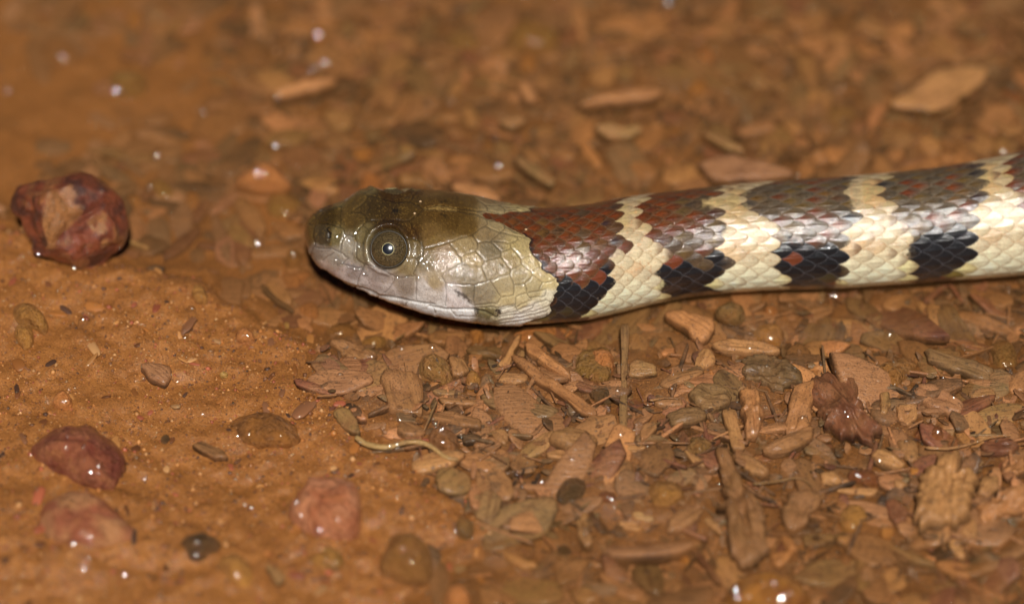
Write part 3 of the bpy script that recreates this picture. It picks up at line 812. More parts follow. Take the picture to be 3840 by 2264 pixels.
# ------------------------------------------------------------------ stones, chips, sticks: outlines with real size and thickness
rng = np.random.default_rng(7)
def chaikin(p, it=2, keep=0.25):
    for _ in range(it):
        q = np.roll(p, -1, 0)
        p = np.stack([p * (1 - keep) + q * keep, p * keep + q * (1 - keep)], 1).reshape(-1, 2)
    return p
def resample(p, n):
    q = np.concatenate([p, p[:1]]); L = np.concatenate([[0], np.cumsum(np.linalg.norm(np.diff(q, axis=0), axis=1))])
    s = np.linspace(0, L[-1], n, endpoint=False)
    return np.stack([np.interp(s, L, q[:, 0]), np.interp(s, L, q[:, 1])], -1)
def slab(outline, thick, kind, seed, nang=48, nrad=8, rough=1.0):
    """closed solid with the given plan outline (centred, long axis along x); chips flat with broken rims, stones domed.
    Returns vertices, faces and a per-vertex rim tone (chip edges darkened, painting crevice shade round them)."""
    if kind == 'w':
        b = resample(chaikin(outline, 1, 0.13), nang)
    else:
        b = resample(chaikin(outline, 2, 0.22), nang)
    size = np.sqrt(np.abs(np.sum(b[:, 0] * np.roll(b[:, 1], -1) - b[:, 1] * np.roll(b[:, 0], -1))) / 2)
    j_ = (vnoise(b * 9 + seed, seed) * 0.05 + vnoise(b * 26 + seed, seed + 1) * 0.035) * (1.0 if kind == 'w' else 0.5) * size * rough
    b = b * (1 + (j_ / (np.linalg.norm(b, axis=1) + 1e-6)))[:, None]
    if kind == 'w':
        rho = np.concatenate([np.linspace(0, 0.80, max(nrad - 3, 2)), [0.90, 0.965, 1.0]])
    else:
        rho = np.concatenate([np.linspace(0, 0.78, max(nrad - 3, 2)), [0.88, 0.95, 1.0]])
    P = (rho[:, None, None] * b[None])
    if kind == 'w':
        prof = thick * (1 - rho ** 9) ** 0.5
        z = prof[:, None] + 0 * P[..., 0]
        amp = (0.3 + 0.7 * (1 - rho ** 4))[:, None] * min(thick, 0.09) * (1.0 + 0.45 * (rough - 1))
        z = z + (fbm(np.stack([P[..., 0] * 3, P[..., 1] * 15], -1) + seed, seed, 3) * 0.26 + fbm(P * 6 + seed, seed + 3, 3) * 0.34) * amp
        z = z + 0.10 * thick * np.cos(P[..., 1] / (np.abs(b[:, 1]).max() + 1e-6) * 1.3)
    else:
        prof = thick * np.clip(1 - rho ** 2.8, 0, 1) ** 0.55
        z = prof[:, None] + 0 * P[..., 0]
        fac = np.zeros(z.shape)                           # a few broken facets
        rr_ = np.random.default_rng(seed)
        for _ in range(5):
            a0 = rr_.uniform(0, 6.28); d0 = rr_.uniform(.25, .6) * size
            fac = np.maximum(fac, (P[..., 0] * math.cos(a0) + P[..., 1] * math.sin(a0) - d0 * 0.55) * rr_.uniform(.2, .55))
        z = z - np.clip(fac, 0, None) * min(1.0, thick / 0.12)
        z = z + (fbm(P * 3.5 + seed, seed, 4) * 0.34 + np.abs(fbm(P * 9 + seed, seed + 5, 3)) * 0.22) * thick * (1 - 0.6 * rho ** 4)[:, None]
    top = np.concatenate([P, z[..., None]], -1)
    lowr = np.concatenate([b * 0.985, np.full((nang, 1), -0.5 * thick - 0.02)], -1)
    low2 = np.concatenate([b * 0.80, np.full((nang, 1), -0.85 * thick - 0.03)], -1)
    V_ = np.concatenate([top.reshape(-1, 3), lowr, low2, [[0, 0, -0.9 * thick - 0.03]]])
    V_[:nang] = V_[:nang].mean(0)
    rim = np.ones(len(V_))  # crevice darkness painted into chip rims, sides and undersides
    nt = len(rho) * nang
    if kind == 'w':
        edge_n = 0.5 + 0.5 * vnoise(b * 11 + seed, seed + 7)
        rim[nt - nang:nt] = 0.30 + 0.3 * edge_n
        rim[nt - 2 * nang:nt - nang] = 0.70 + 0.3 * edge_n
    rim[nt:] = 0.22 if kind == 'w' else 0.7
    F_ = grid_faces(len(rho) + 2, nang, True)[nang:][:, ::-1]
    ci = len(V_) - 1; r0 = (len(rho) + 1) * nang
    j2 = np.arange(nang)
    return V_, [F_, np.stack([np.zeros(nang, int), nang + j2, nang + (j2 + 1) % nang], -1), np.stack([r0 + (j2 + 1) % nang, r0 + j2, np.full(nang, ci)], -1)], rim
def frame_of(w):
    c0 = w.mean(0)
    A_ = w - c0
    ev, U_ = np.linalg.eigh(np.cov(resample(A_, 40).T))
    ax = U_[:, 1]; ang_ = math.atan2(ax[1], ax[0])
    ca, sa = math.cos(-ang_), math.sin(-ang_)
    return c0, ang_, A_ @ np.array([[ca, sa], [-sa, ca]])
GROUPS = dict(pebble='small pebbles in the wet litter', stone='stones in the wet litter', wood_chip='wood chips in the wet litter',
              bark_chip='bark chips in the wet litter', bark_strip='bark strips in the wet litter', stick='sticks in the wet litter')
CATS = dict(pebble='pebble', stone='stone', wood_chip='wood chip', bark_chip='bark chip', bark_strip='bark strip', stick='stick', rock='rock',
            wood_block='wood block', leaf='leaf', leaf_scrap='leaf scrap', straw_piece='straw', twig='twig', rootlet='root', root='root')
ITEMS = '''D|pebble|pink rounded pebble in murky water just right of the big red rock|pink|.10|p|960,490 990,450 1040,455 1095,500 1060,535 985,530
D|straw_piece|short pale straw pointing away from the big red rock\'s right side|pale|.03|w|920,655 940,655 1085,705 1075,722 925,675
D|leaf_scrap|small dark leaf scrap in the mud right of the big red rock|dark|.02|w|1065,865 1120,840 1205,855 1180,882 1100,885
D|pebble|mud-tan lump in silt halfway between red rock and snake\'s chin|tan|.08|p|1380,1030 1420,970 1470,975 1510,1050 1500,1095 1420,1090
D|stone|tan flat stone at left edge, upper of the touching pair below the red rock|tan|.12|p|80,1150 110,1105 170,1095 250,1130 310,1190 350,1250 330,1310 270,1290 200,1250 120,1240
D|stone|tan stone at left edge, lower of the touching pair below the red rock|tan|.12|p|90,1300 130,1250 210,1250 250,1310 240,1400 180,1430 120,1370
D|pebble|small angular brick-pink pebble lying on the mud left of the chin|pink|.08|p|1700,1340 1740,1290 1790,1300 1850,1345 1850,1380 1720,1390
D|pebble|tiny white pebble on mud below the snake\'s snout|pale|.03|p|2058,1262 2075,1250 2100,1260 2098,1278 2070,1280
D|pebble|tiny pink pebble on mud midway between red rock and snout|pink|.03|p|1310,1005 1330,990 1362,1000 1355,1020 1320,1018
D|pebble|bright orange-pink wedge pebble in front of the snake\'s lips|pink|.10|p|2035,920 2060,890 2240,890 2250,915 2200,960 2170,1030 2130,1030 2070,990
D|pebble|orange-pink blunt pebble below the lips beside the chin shadow|pink|.10|p|2165,1150 2200,1090 2270,1080 2310,1110 2320,1190 2260,1230 2180,1210
D|wood_chip|tan oblong chip left of the orange-pink wedge pebble|tan|.07|w|1930,960 2010,960 2120,1070 2120,1120 2060,1120 1960,1030
D|twig|thin black twig slanting under the tan chip near the lips|dark|.03|w|1890,970 1930,990 2010,1080 2140,1165 2120,1180 1990,1100 1900,1020
D|pebble|brown wet pebble with a glint just left of the snout tip|brown|.10|p|2045,820 2090,740 2150,720 2205,750 2190,830 2110,865
D|wood_chip|grey-brown submerged chip with glinting tip, lower of crossed pair left of snout|olive|.06|w|1640,590 1700,520 1760,560 1870,680 1850,720 1780,710 1690,660
D|wood_chip|brown submerged chip, upper of crossed pair left of snout|brown|.07|w|1690,400 1720,335 1800,380 1900,470 1940,560 1890,640 1790,560
D|stone|olive-tan round stone in water up and left of the snout|olive|.12|p|1920,360 1960,310 2080,300 2180,340 2210,400 2150,460 2050,480 1950,450
D|pebble|small salmon pebble touching the olive-tan round stone near the snout|pink|.08|p|2240,400 2275,368 2340,380 2362,410 2340,440 2260,440
D|wood_chip|orange sliver lying in water against the snout tip|orange|.05|w|1960,520 2080,540 2200,590 2210,640 2100,640 2000,615
D|stone|pink wet stone with bright glints in water above left of head|pink|.18|p|1680,220 1800,120 1850,100 1960,90 2060,140 2130,220 2080,260 1900,270 1760,250
D|wood_chip|tan squarish chip in water above the snake\'s snout|tan|.08|w|2150,240 2290,195 2400,190 2470,240 2470,320 2380,340 2270,310
D|stone|olive-grey stone with one glint in water right of the red rock\'s top|olive|.12|p|1030,280 1070,240 1140,200 1230,260 1310,330 1290,380 1170,360 1060,310
A|bark_strip|long olive-grey bark sliver in murky water above the red rock|olive|.06|w|620,1110 800,1080 950,1080 1140,1110 1110,1160 990,1190 830,1150
A|stone|large pinkish-brown submerged slab left of the bright orange stick|mauve|.14|p|1390,900 1500,700 1640,650 1760,670 1850,740 1800,860 1680,1010 1560,1000 1420,960
A|stone|round reddish stone above the pinkish-brown submerged slab|mauve|.16|p|1680,400 1730,310 1830,280 1930,320 1950,430 1900,500 1780,500
A|stick|bright orange broken stick floating in upper water left of centre|orange|.10|w|1995,690 2080,650 2250,600 2430,560 2440,590 2330,640 2150,690 2010,720
A|stick|dark wet stick lying under the bright orange stick|dark|.06|w|2030,705 2200,700 2400,640 2517,610 2600,600 2600,630 2400,690 2200,745 2060,745
A|stone|pale olive stone in upper left water with faint glint|olive|.12|p|770,560 850,520 1000,500 1090,560 1050,660 920,690 830,650
A|stone|mauve glinting stone in the top left corner water|mauve|.14|p|260,330 350,240 480,270 600,380 560,450 400,460 300,420
A|pebble|bright orange glinting pebble near top left of centre|orange|.12|p|2210,250 2330,200 2430,280 2380,340 2260,330
A|wood_chip|dark red chip slanting above the pale olive stone|red|.05|w|860,390 970,350 1080,330 1090,370 960,440 880,420
A|pebble|small orange pebble left of the round reddish stone|orange|.06|p|1460,450 1500,420 1570,430 1570,480 1500,485
A|pebble|orange-brown blurred pebble near top edge, left of the tan upright chip|orange|.08|p|900,100 980,60 1040,110 1020,190 930,180
A|wood_chip|tan upright chip near the top edge in upper left|tan|.06|w|1220,210 1290,110 1340,90 1330,160 1270,250
B|stone|grey oval stone near top centre, left of the pale olive stone|grey|.16|p|840,260 930,210 1050,210 1130,280 1100,370 980,390 880,340
B|stone|pale olive-green stone near top centre, largest light stone there|olive|.18|p|1260,200 1330,130 1430,110 1560,160 1640,220 1580,330 1400,310 1290,330
B|pebble|round orange pebble just below the pale olive-green stone|orange|.12|p|1330,430 1370,360 1440,380 1480,440 1430,490 1350,480
B|stick|orange horizontal stick in upper centre right background|orange|.09|w|1730,710 1850,640 2100,605 2330,610 2270,670 2050,690 1880,690
B|stick|thin orange stick slanting up behind the snake\'s head|orange|.05|w|430,860 520,740 620,670 600,740 480,860
B|pebble|orange-brown pebble behind the head above the salmon stone|orange|.10|p|200,1000 250,950 350,950 370,1020 290,1100 210,1070
B|wood_chip|curved pale olive chip behind the snake\'s neck|olive|.08|w|1850,860 1950,830 2060,880 2170,840 2180,880 2060,930 1930,920
B|stick|olive-tan stick slanting down toward the neck dip|olive|.06|w|1310,1050 1400,1090 1600,1220 1560,1260 1440,1190 1330,1110
B|wood_chip|orange-tan oblong chip behind neck, right of the olive-tan stick|orange|.07|w|1740,960 1790,950 1900,1080 1900,1140 1850,1120 1780,1050
B|wood_chip|orange chip behind the body where the neck starts to rise|orange|.08|w|2020,1080 2130,1070 2270,1150 2270,1200 2180,1210 2080,1140
B|wood_chip|wide brown chip behind the snake\'s crown|brown|.08|w|950,1110 1100,1090 1290,1130 1330,1190 1180,1230 1000,1190
B|wood_chip|small upright orange-pink chip in upper centre background|pink|.08|w|930,450 990,430 1020,500 1000,570 950,540
B|wood_chip|tan upright oval chip in the background centre|tan|.09|w|950,760 1010,710 1080,800 1060,870 990,850
B|stone|salmon stone directly behind the snake\'s far eye|pink|.20|p|255,1240 290,1180 340,1150 390,1180 440,1260 400,1330 270,1320
B|wood_chip|olive-tan blocky chip below the dark wet stick|olive|.09|w|20,770 150,740 240,790 200,880 80,880
B|wood_chip|tan rectangular chip just behind the head\'s crown|tan|.08|w|520,1180 700,1160 730,1240 540,1250
B|wood_chip|bright orange flat chip touching the back of the head|orange|.07|w|880,1260 950,1230 1120,1260 1180,1300 1240,1350 1000,1330
B|wood_chip|orange-brown slab near the top edge right of centre|orange|.09|w|2040,230 2300,140 2370,200 2250,260 2090,260
B|wood_chip|tan sliver left of the orange horizontal stick|tan|.06|w|1200,820 1360,790 1400,820 1280,870
B|wood_chip|orange-brown upright chip left of the orange horizontal stick\'s end|orange|.08|w|1340,560 1420,560 1470,660 1410,700 1350,640
B|stone|orange blurred stone at the top edge left of centre|orange|.12|p|280,100 400,50 520,90 470,150 330,150
B|wood_chip|tan-orange sliver behind the head left of wide brown chip|tan|.06|w|650,1020 770,1010 860,1050 800,1080
C|leaf|broad orange-tan dead leaf with greenish tip at upper right|leaf|.05|w|1560,730 1700,650 1900,500 2080,470 2280,470 2240,570 2100,670 1900,770 1700,770
C|wood_chip|orange-pink chip at the left end of the broad dead leaf|pink|.09|w|1410,820 1450,750 1530,740 1560,810 1480,880 1420,960
C|pebble|orange-pink angular pebble in upper right background|pink|.12|p|200,350 280,330 370,390 300,470 220,450
C|pebble|bright orange lump below the orange-pink angular pebble|orange|.12|p|130,620 220,540 320,570 270,690 150,670
C|wood_chip|tan upright chip in the middle of the upper right background|tan|.08|w|900,400 1040,400 1070,560 1030,630 950,560
C|wood_chip|tan chip near the top edge at upper right|tan|.08|w|1300,180 1400,110 1540,180 1600,250 1450,250
C|bark_strip|large pinkish-brown flat bark strip lying right behind the body|mauve|.10|w|220,1140 420,1100 700,1150 950,1230 600,1270 300,1250
C|wood_chip|orange chip behind the body right of the large bark strip|orange|.08|w|1000,1090 1150,1060 1180,1150 1040,1160
C|wood_chip|orange chip behind the body under the leaf\'s left end|orange|.08|w|1530,1090 1620,1050 1690,1090 1600,1150
C|wood_chip|orange chip behind the body near the right edge|orange|.08|w|1870,1110 1980,1070 2070,1130 1950,1170
C|stone|grey blurred stone left of the broad dead leaf|grey|.14|p|1080,760 1200,740 1330,760 1310,880 1150,870
C|stick|olive-tan stick slanting above the large bark strip|olive|.06|w|240,920 330,930 550,1060 530,1080 400,1040
C|wood_chip|bright orange triangular chip below the grey blurred stone|orange|.07|w|1020,920 1150,940 1080,1010 1020,980
C|wood_chip|brownish-orange slab in upper right, above the tan upright chip|orange|.07|w|920,290 1100,270 1190,270 1080,340 950,340
C|stone|red-brown stone at the right edge below the leaf|red|.12|p|2330,620 2480,640 2540,740 2380,710
C|wood_chip|orange-brown chip above left of the broad dead leaf|orange|.07|w|1320,320 1470,330 1490,390 1360,390
C|wood_chip|tan chip at the right edge above the body|tan|.07|w|2320,910 2480,880 2540,930 2400,960
C|wood_chip|tan chip left of the bright orange triangular chip|tan|.07|w|800,860 900,850 980,930 880,950
C|pebble|small orange pebble behind the body at the neck\'s right|orange|.08|p|30,890 100,900 90,980 40,960
F|pebble|small orange stone just under the snake\'s throat|orange|.10|p|1260,170 1390,170 1420,230 1360,280 1300,270
F|stone|wide pink flat stone partly hidden under the snake\'s neck|pink|.06|p|1640,190 1760,150 2190,130 2165,215 1900,235 1700,260
F|wood_chip|dark grey grained wood chip below the throat|grey|.07|w|1250,350 1300,315 1580,330 1590,380 1560,420 1320,400
F|stone|grey wedge-shaped stone below the snake\'s cheek|grey|.16|p|820,490 850,390 970,360 1060,390 1110,440 1170,590 1110,670 1000,600 900,580 830,550
F|wood_chip|smooth tan chip tucked behind the grey wedge stone|tan|.06|w|1090,400 1250,420 1290,510 1220,570 1130,560
F|pebble|small round tan stone right of the grey wedge stone|tan|.12|p|1235,620 1270,540 1340,515 1385,580 1360,670 1270,680
F|stick|thin grey stick lying under the grey wedge stone|grey|.04|w|960,710 1000,685 1200,690 1225,720 1100,740 1000,735
F|wood_chip|flat brown chip under the thin grey stick|brown|.04|w|1000,755 1350,775 1340,820 1050,815
F|stick|long orange-tan stick slanting down right below the neck, lower of two|orange|.09|w|1630,380 1700,370 1830,480 2100,680 2390,890 2380,930 2250,910 2080,760 1850,610 1700,470
F|stick|shorter orange-tan stick lying alongside the long slanting stick|orange|.10|w|1750,280 1830,280 1920,390 2140,540 2150,590 2060,570 1900,470 1780,380
F|rootlet|small forked root tip crossing in front of the slanting sticks|tan|.05|w|1620,340 1690,230 1730,200 1715,290 1660,370 1630,500 1590,555 1570,500 1510,495 1580,430
F|bark_chip|long grey-brown bark slab below the slanting sticks|grey|.08|w|1350,740 1430,690 1560,700 1800,820 1950,830 2080,870 2000,930 1750,960 1560,890 1400,800
F|stone|broad tan-grey flat stone left of the straight upright stick|olive|.09|p|2160,430 2220,360 2400,320 2500,330 2510,560 2420,620 2280,560 2170,510
F|bark_chip|square brown bark chunk with vertical grain at the mud\'s edge|brown|.12|w|510,600 560,540 830,530 880,640 885,880 830,900 590,880 540,720
F|bark_chip|grey-brown bark piece with ragged dark rim below the chin|brown|.08|w|90,280 180,260 330,300 460,380 460,420 400,470 250,430 140,360
F|pebble|pinkish wet pebble left above the grey wedge stone|mauve|.10|p|650,320 700,280 800,290 860,340 780,390 670,380
F|stone|olive-tan flat stone below the chin shadow|olive|.07|p|340,240 560,230 580,270 480,330 380,320
F|stone|brown-tan low stone at far left of the chin shadow|brown|.08|p|40,180 110,120 260,110 330,180 240,220 90,230
F|wood_chip|wide brown flat chip below the snake\'s jaw|brown|.06|w|900,220 1030,180 1250,200 1240,300 1120,310 960,290
F|pebble|sparkling pinkish-grey wet pebble above the curved rootlet\'s right end|mauve|.16|p|910,1080 980,1000 1060,990 1170,1060 1200,1120 1180,1210 1120,1250 1060,1220 990,1180 930,1130
F|wood_chip|tan spade-shaped chip right of the black wet fragment|tan|.07|w|1450,1040 1590,1030 1625,1090 1590,1170 1500,1130
F|wood_chip|plump tan oval chip, larger of two stacked at lower centre|tan|.12|w|1970,1130 2010,1060 2130,1020 2300,1050 2380,1120 2370,1180 2250,1210 2080,1200
F|wood_chip|narrow tan chip just below the plump tan oval chip|tan|.07|w|1935,1230 2050,1200 2260,1230 2250,1290 2120,1300 1960,1270
F|bark_chip|black wet fragment right of the sparkling pebble|dark|.04|w|1205,1060 1385,1080 1390,1130 1230,1150
F|wood_chip|tan flat chip between grey wood chip and long bark slab|tan|.05|w|1480,560 1600,540 1780,560 1790,620 1700,650 1540,620
F|bark_chip|olive-grey bark flake at the mud edge left of the rootlet|olive|.07|w|100,870 170,830 250,850 330,960 350,1060 250,1050 150,960
F|wood_chip|bright orange-pink flake on the olive-grey bark at mud edge|pink|.05|w|250,860 290,840 370,890 410,950 340,960
F|bark_chip|brown flat bark behind the sparkling pebble|brown|.06|w|850,900 1000,880 1160,870 1210,900 1400,960 1380,1040 1200,1010 960,940
F|wood_chip|grey-brown chip directly below the neck\'s black band|grey|.05|w|1830,200 1980,210 2150,290 2160,340 2050,350 1880,250
F|pebble|small pink pebble below the ragged bark piece|pink|.05|p|160,440 200,410 250,430 245,465 190,475
G|wood_chip|big smooth orange chip below the second black band|orange|.09|w|705,240 740,190 860,210 1000,260 1150,290 1160,350 1130,440 1040,490 940,440 870,350 770,290
G|stone|round tan stone under water below the third black band|tan|.12|p|1470,430 1530,320 1680,305 1780,370 1785,430 1740,520 1600,490
G|wood_chip|long tan spindle chip below the round tan stone|tan|.08|w|1120,520 1150,480 1280,460 1480,480 1680,520 1740,565 1680,590 1450,590 1250,575
G|pebble|pink glinting pebble close under the body|pink|.10|p|1570,210 1610,160 1700,180 1740,240 1680,280 1600,270
G|stone|grey submerged stone right above the big smooth orange chip|grey|.10|p|1150,180 1280,110 1420,150 1430,260 1300,290 1170,240
G|stick|straight upright grey-brown stick pointing at the snake\'s neck|grey|.07|w|300,340 390,340 365,700 370,1280 310,1290 285,1150 310,700
G|wood_chip|olive triangular chip right of the straight upright stick|olive|.06|w|380,690 440,650 620,700 630,770 500,790 370,780
G|stone|pink flat stone left of the straight upright stick|pink|.12|p|0,550 130,530 220,590 260,650 240,720 150,720 60,680
G|wood_chip|small tan chip below the big smooth orange chip|tan|.08|w|1000,580 1060,550 1150,590 1150,680 1070,730 960,700
G|pebble|tiny orange-pink pebble above the grey knotted bark|pink|.09|p|1070,770 1100,720 1165,750 1170,800 1080,815
G|bark_chip|grey layered bark with a dark knot in its middle|grey|.11|w|900,950 1000,870 1150,850 1260,900 1310,980 1290,1040 1200,1080 1100,1110 1000,1050 920,1000
G|bark_chip|dark striped bark lump with charred lower edge|bark|.13|w|1400,740 1420,640 1560,610 1700,630 1840,670 1920,770 1910,850 1700,890 1530,870 1440,800
G|stick|thick rounded orange-tan peg standing below the dark striped bark|orange|.12|w|1340,900 1480,890 1540,950 1560,1200 1530,1310 1430,1320 1400,1150
G|wood_chip|neat rectangular tan chip left of the rounded peg|tan|.08|w|1200,1095 1330,1080 1370,1200 1425,1430 1400,1455 1300,1450 1250,1250
G|wood_chip|large smooth orange-tan chip left of the red bark chunk|orange|.12|w|1860,900 1940,860 2050,850 2040,1000 2010,1220 1880,1290 1800,1310 1775,1230 1810,1050
G|bark_chip|grey-brown grained bark below the knotted grey bark|grey|.09|w|700,1120 860,1080 1000,1070 1100,1130 1040,1190 900,1220 760,1240
G|wood_chip|brown slanting chip left of the tiny orange-pink pebble|brown|.06|w|640,860 760,760 900,740 1060,750 1000,800 840,860 720,900
G|wood_chip|small tan leaf-shaped chip right of the upright stick\'s foot|tan|.06|w|350,1430 390,1390 500,1410 540,1440 430,1480 350,1460
G|stone|rough dark grey stone below the grained bark|grey|.12|p|880,1400 950,1320 1060,1320 1140,1380 1130,1460 1000,1490 900,1450
G|stone|dark mottled stone left of the upright stick|dark|.08|p|0,920 120,890 270,920 280,1000 200,1040 60,1010
G|wood_chip|small orange flake below the body near the upright stick|orange|.05|w|430,320 600,330 630,380 500,385
G|wood_chip|brown chip pinned below the brown slanting chip|brown|.06|w|580,1010 740,980 870,1010 880,1060 760,1080 620,1060
G|wood_chip|brown chip slanting right of the upright stick\'s foot|brown|.06|w|470,1300 520,1220 620,1190 640,1260 560,1330 490,1380
G|wood_chip|broad brown slab below the large smooth orange-tan chip|brown|.09|w|1560,1460 1660,1380 1900,1290 2040,1240 2040,1330 1950,1400 1800,1470 1640,1500
H|bark_strip|long grey bark strip slanting at right|grey|.07|w|1240,560 1290,540 1500,620 1720,660 1830,720 1900,730 1850,830 1700,800 1480,740 1300,660
H|stone|grey-tan block stone near the right edge under the body|grey|.14|p|1840,480 1900,430 2040,440 2090,560 2090,710 1990,740 1890,700 1870,600
H|stone|large grey-brown wedge stone left of the long grey bark strip|brown|.16|p|740,850 830,690 950,660 1060,580 1130,560 1230,600 1180,720 1060,820 1000,920 880,930 780,900
H|bark_chip|large shaggy red-brown wet bark chunk at right|darkred|.17|w|270,760 400,760 520,790 620,880 680,1000 730,1130 840,1250 860,1360 790,1410 680,1380 540,1330 420,1230 350,1220 290,1080 260,900
H|bark_chip|pink-brown oval bark right of the grey-brown wedge stone|mauve|.10|w|1130,900 1180,860 1330,870 1500,960 1620,1060 1600,1130 1450,1130 1250,1050
H|wood_chip|tan-brown chip right of the pink-brown oval bark|tan|.07|w|1640,950 1760,900 1880,910 1920,960 1800,990 1690,990
H|wood_chip|tan shield-shaped chip above the dark red seed-like pebble|tan|.08|w|1000,1060 1190,1040 1200,1150 1110,1240 1020,1180
H|pebble|dark red seed-like glossy pebble at right|darkred|.13|p|1120,1310 1190,1240 1310,1210 1420,1240 1470,1290 1420,1380 1300,1400 1190,1350
H|wood_chip|orange submerged chip below the body at far right|orange|.06|w|1520,260 1570,200 1700,220 1950,310 2070,390 1980,430 1800,370 1640,300
H|pebble|small orange-pink glinting pebble under the body at right|pink|.07|p|990,260 1080,250 1130,290 1070,330 990,310
H|stick|tan submerged stick below the fourth black band|tan|.05|w|1170,130 1230,120 1330,200 1400,300 1330,300 1240,220
H|stick|short olive-grey stick right of the shaggy red bark|olive|.07|w|860,940 940,940 960,1060 930,1150 850,1140
H|wood_chip|orange chip cut by the right edge below the grey-tan block|orange|.08|w|2000,800 2180,730 2180,930 2040,960 1980,880
H|bark_chip|red-brown bark with glints near the right edge|red|.12|w|1740,1430 1860,1350 2050,1360 2110,1430 2050,1490 1800,1490
H|wood_chip|brown-tan submerged chip left of the small pink pebbles|brown|.06|w|140,210 300,160 470,160 440,230 260,300 170,270
H|pebble|pinkish-tan pebble in water above the grey-brown wedge stone|pink|.07|p|700,320 760,240 840,260 850,320 780,360
Z|rock|large salmon-pink wet rock with glints at lower left centre|pinkrock|.30|p|700,1230 720,1195 770,1175 830,1165 885,1195 890,1260 870,1300 800,1310 760,1290 705,1260
I|wood_chip|pinkish-tan chip left of the yellow-orange splinter|mauve|.05|w|1260,380 1380,340 1450,370 1430,410 1300,410
I|wood_chip|pink-tan chip above the yellow-orange splinter|pink|.06|w|1550,360 1600,330 1680,380 1680,430 1620,440
I|stick|yellow-orange splinter at lower centre|pale|.04|w|1400,460 1520,445 1610,450 1500,475 1410,480
I|stone|dark grey rough stone right of the yellow-orange splinter|dark|.10|p|1700,360 1780,270 1900,250 1950,310 1920,430 1830,490 1720,440
I|pebble|purple-brown wet bead with glint left of the pale round stone|darkred|.11|p|2010,400 2070,360 2150,380 2160,440 2100,470 2030,450
Z|stone|pale tan round stone with blackened underside at lower centre|tan|.15|p|1585,1200 1610,1175 1655,1170 1690,1200 1685,1230 1640,1245 1600,1235
I|stick|tan upright peg below the dark grey rough stone|tan|.10|w|1850,540 1920,490 1950,540 1950,680 1990,770 1930,800 1880,720 1860,620
I|wood_chip|small pale grey-green chip at lower centre|pale|.05|w|2260,530 2300,520 2430,560 2410,590 2290,575
I|wood_chip|tan chip just under the pale grey-green chip|tan|.06|w|2150,600 2280,590 2370,620 2320,670 2200,650
I|wood_chip|plump orange-tan chip lower centre right of tan peg|orange|.10|w|2100,780 2200,730 2310,770 2290,830 2140,830
I|stone|large blurred brown stone at the bottom left of centre|brown|.22|p|400,900 480,700 580,670 700,680 800,780 830,880 760,990 560,960
I|stone|salmon stone cut by the bottom edge left of centre|pink|.20|p|890,1200 920,1100 990,1050 1060,1080 1120,1200 1000,1240
I|stone|olive-tan blurred stone below the large salmon rock|olive|.14|p|0,800 60,770 150,800 180,880 100,920 0,890
I|pebble|tiny bright orange pebble near the bottom edge|orange|.09|p|1110,1000 1170,980 1215,1020 1170,1040
I|pebble|tan-grey pebble right above the large blurred brown stone|grey|.12|p|970,600 1090,570 1130,620 1080,680 1000,660
I|stick|tan crooked stick near the bottom centre|tan|.06|w|1280,790 1330,800 1440,870 1600,920 1480,940 1360,880
I|wood_chip|brown-tan blurred chip at the bottom centre right of crooked stick|brown|.09|w|1700,870 1900,870 1970,880 1900,980 1780,1040 1700,1040
I|wood_chip|dark grey slanting chip left of the tan upright peg|grey|.06|w|1560,600 1700,660 1740,720 1640,700
I|wood_chip|tan flat chip near the bottom edge, centre right|tan|.07|w|2020,1020 2200,1010 2280,1050 2150,1080
I|stone|blue-grey stone below the tan upright peg\'s foot|dark|.10|p|1690,790 1800,770 1850,830 1740,860
I|wood_chip|broad tan chip cut by the bottom edge right of centre|tan|.08|w|1800,1090 1950,1070 2050,1150 1900,1200
J|wood_block|thick pale orange stump-like wood block with dark pits at lower right|block|.24|w|1760,290 1830,180 1960,110 2060,110 2080,200 2150,240 2165,400 2120,560 2000,565 1900,580 1790,600 1770,480
J|wood_chip|tan oval chip with a white glint left of the dark red seed|tan|.10|w|1430,110 1520,60 1620,110 1690,180 1610,215 1500,180
J|pebble|wet red-brown pebble with glint left of the wood block|darkred|.13|p|1255,235 1330,205 1500,210 1530,270 1490,320 1370,300 1290,290
J|wood_chip|tan angular chip left of the wet red-brown pebble|tan|.08|w|1070,240 1170,230 1240,300 1180,320 1090,310
J|pebble|small orange pebble above left of the wood block|orange|.09|p|1690,200 1780,180 1790,240 1720,260
J|wood_chip|small tan almond-shaped chip left of the wood block|tan|.07|w|1590,290 1640,275 1705,320 1640,350 1600,330
J|wood_chip|tan almond chip right of the old root\'s top|tan|.10|w|450,100 520,85 640,150 730,220 680,260 600,240 500,170
J|wood_chip|tan sliver left of the old root\'s top|tan|.06|w|110,70 180,100 270,160 270,200 180,170
J|root|old brown upright root stump below the body, lower centre right|brown|.16|w|340,50 430,60 480,180 600,400 700,560 720,720 640,850 460,830 420,600 390,350
J|wood_chip|brown-tan rounded chip right of the old root|brown|.12|w|800,500 880,370 990,345 1100,380 1080,450 1000,540 1000,600 870,640 810,580
J|stone|tan kite-shaped stone with grey top at lower right|tan|.14|p|1210,520 1260,440 1340,440 1430,520 1420,560 1360,630 1270,645 1210,590
J|pebble|orange-tan pebble right below the kite-shaped stone|orange|.10|p|1480,650 1550,590 1610,620 1610,660 1540,700
J|wood_chip|red-brown chip between the kite-shaped stone and wood block|red|.08|w|1535,430 1600,410 1700,510 1700,560 1610,600 1560,540
J|wood_block|orange split-wood piece cut by the right edge at lower right|orange|.16|w|2190,460 2300,420 2540,340 2540,490 2390,530 2240,580 2200,530
J|wood_chip|tan squarish chip right of the wood block\'s top|tan|.09|w|2180,380 2220,260 2340,250 2350,340 2260,400
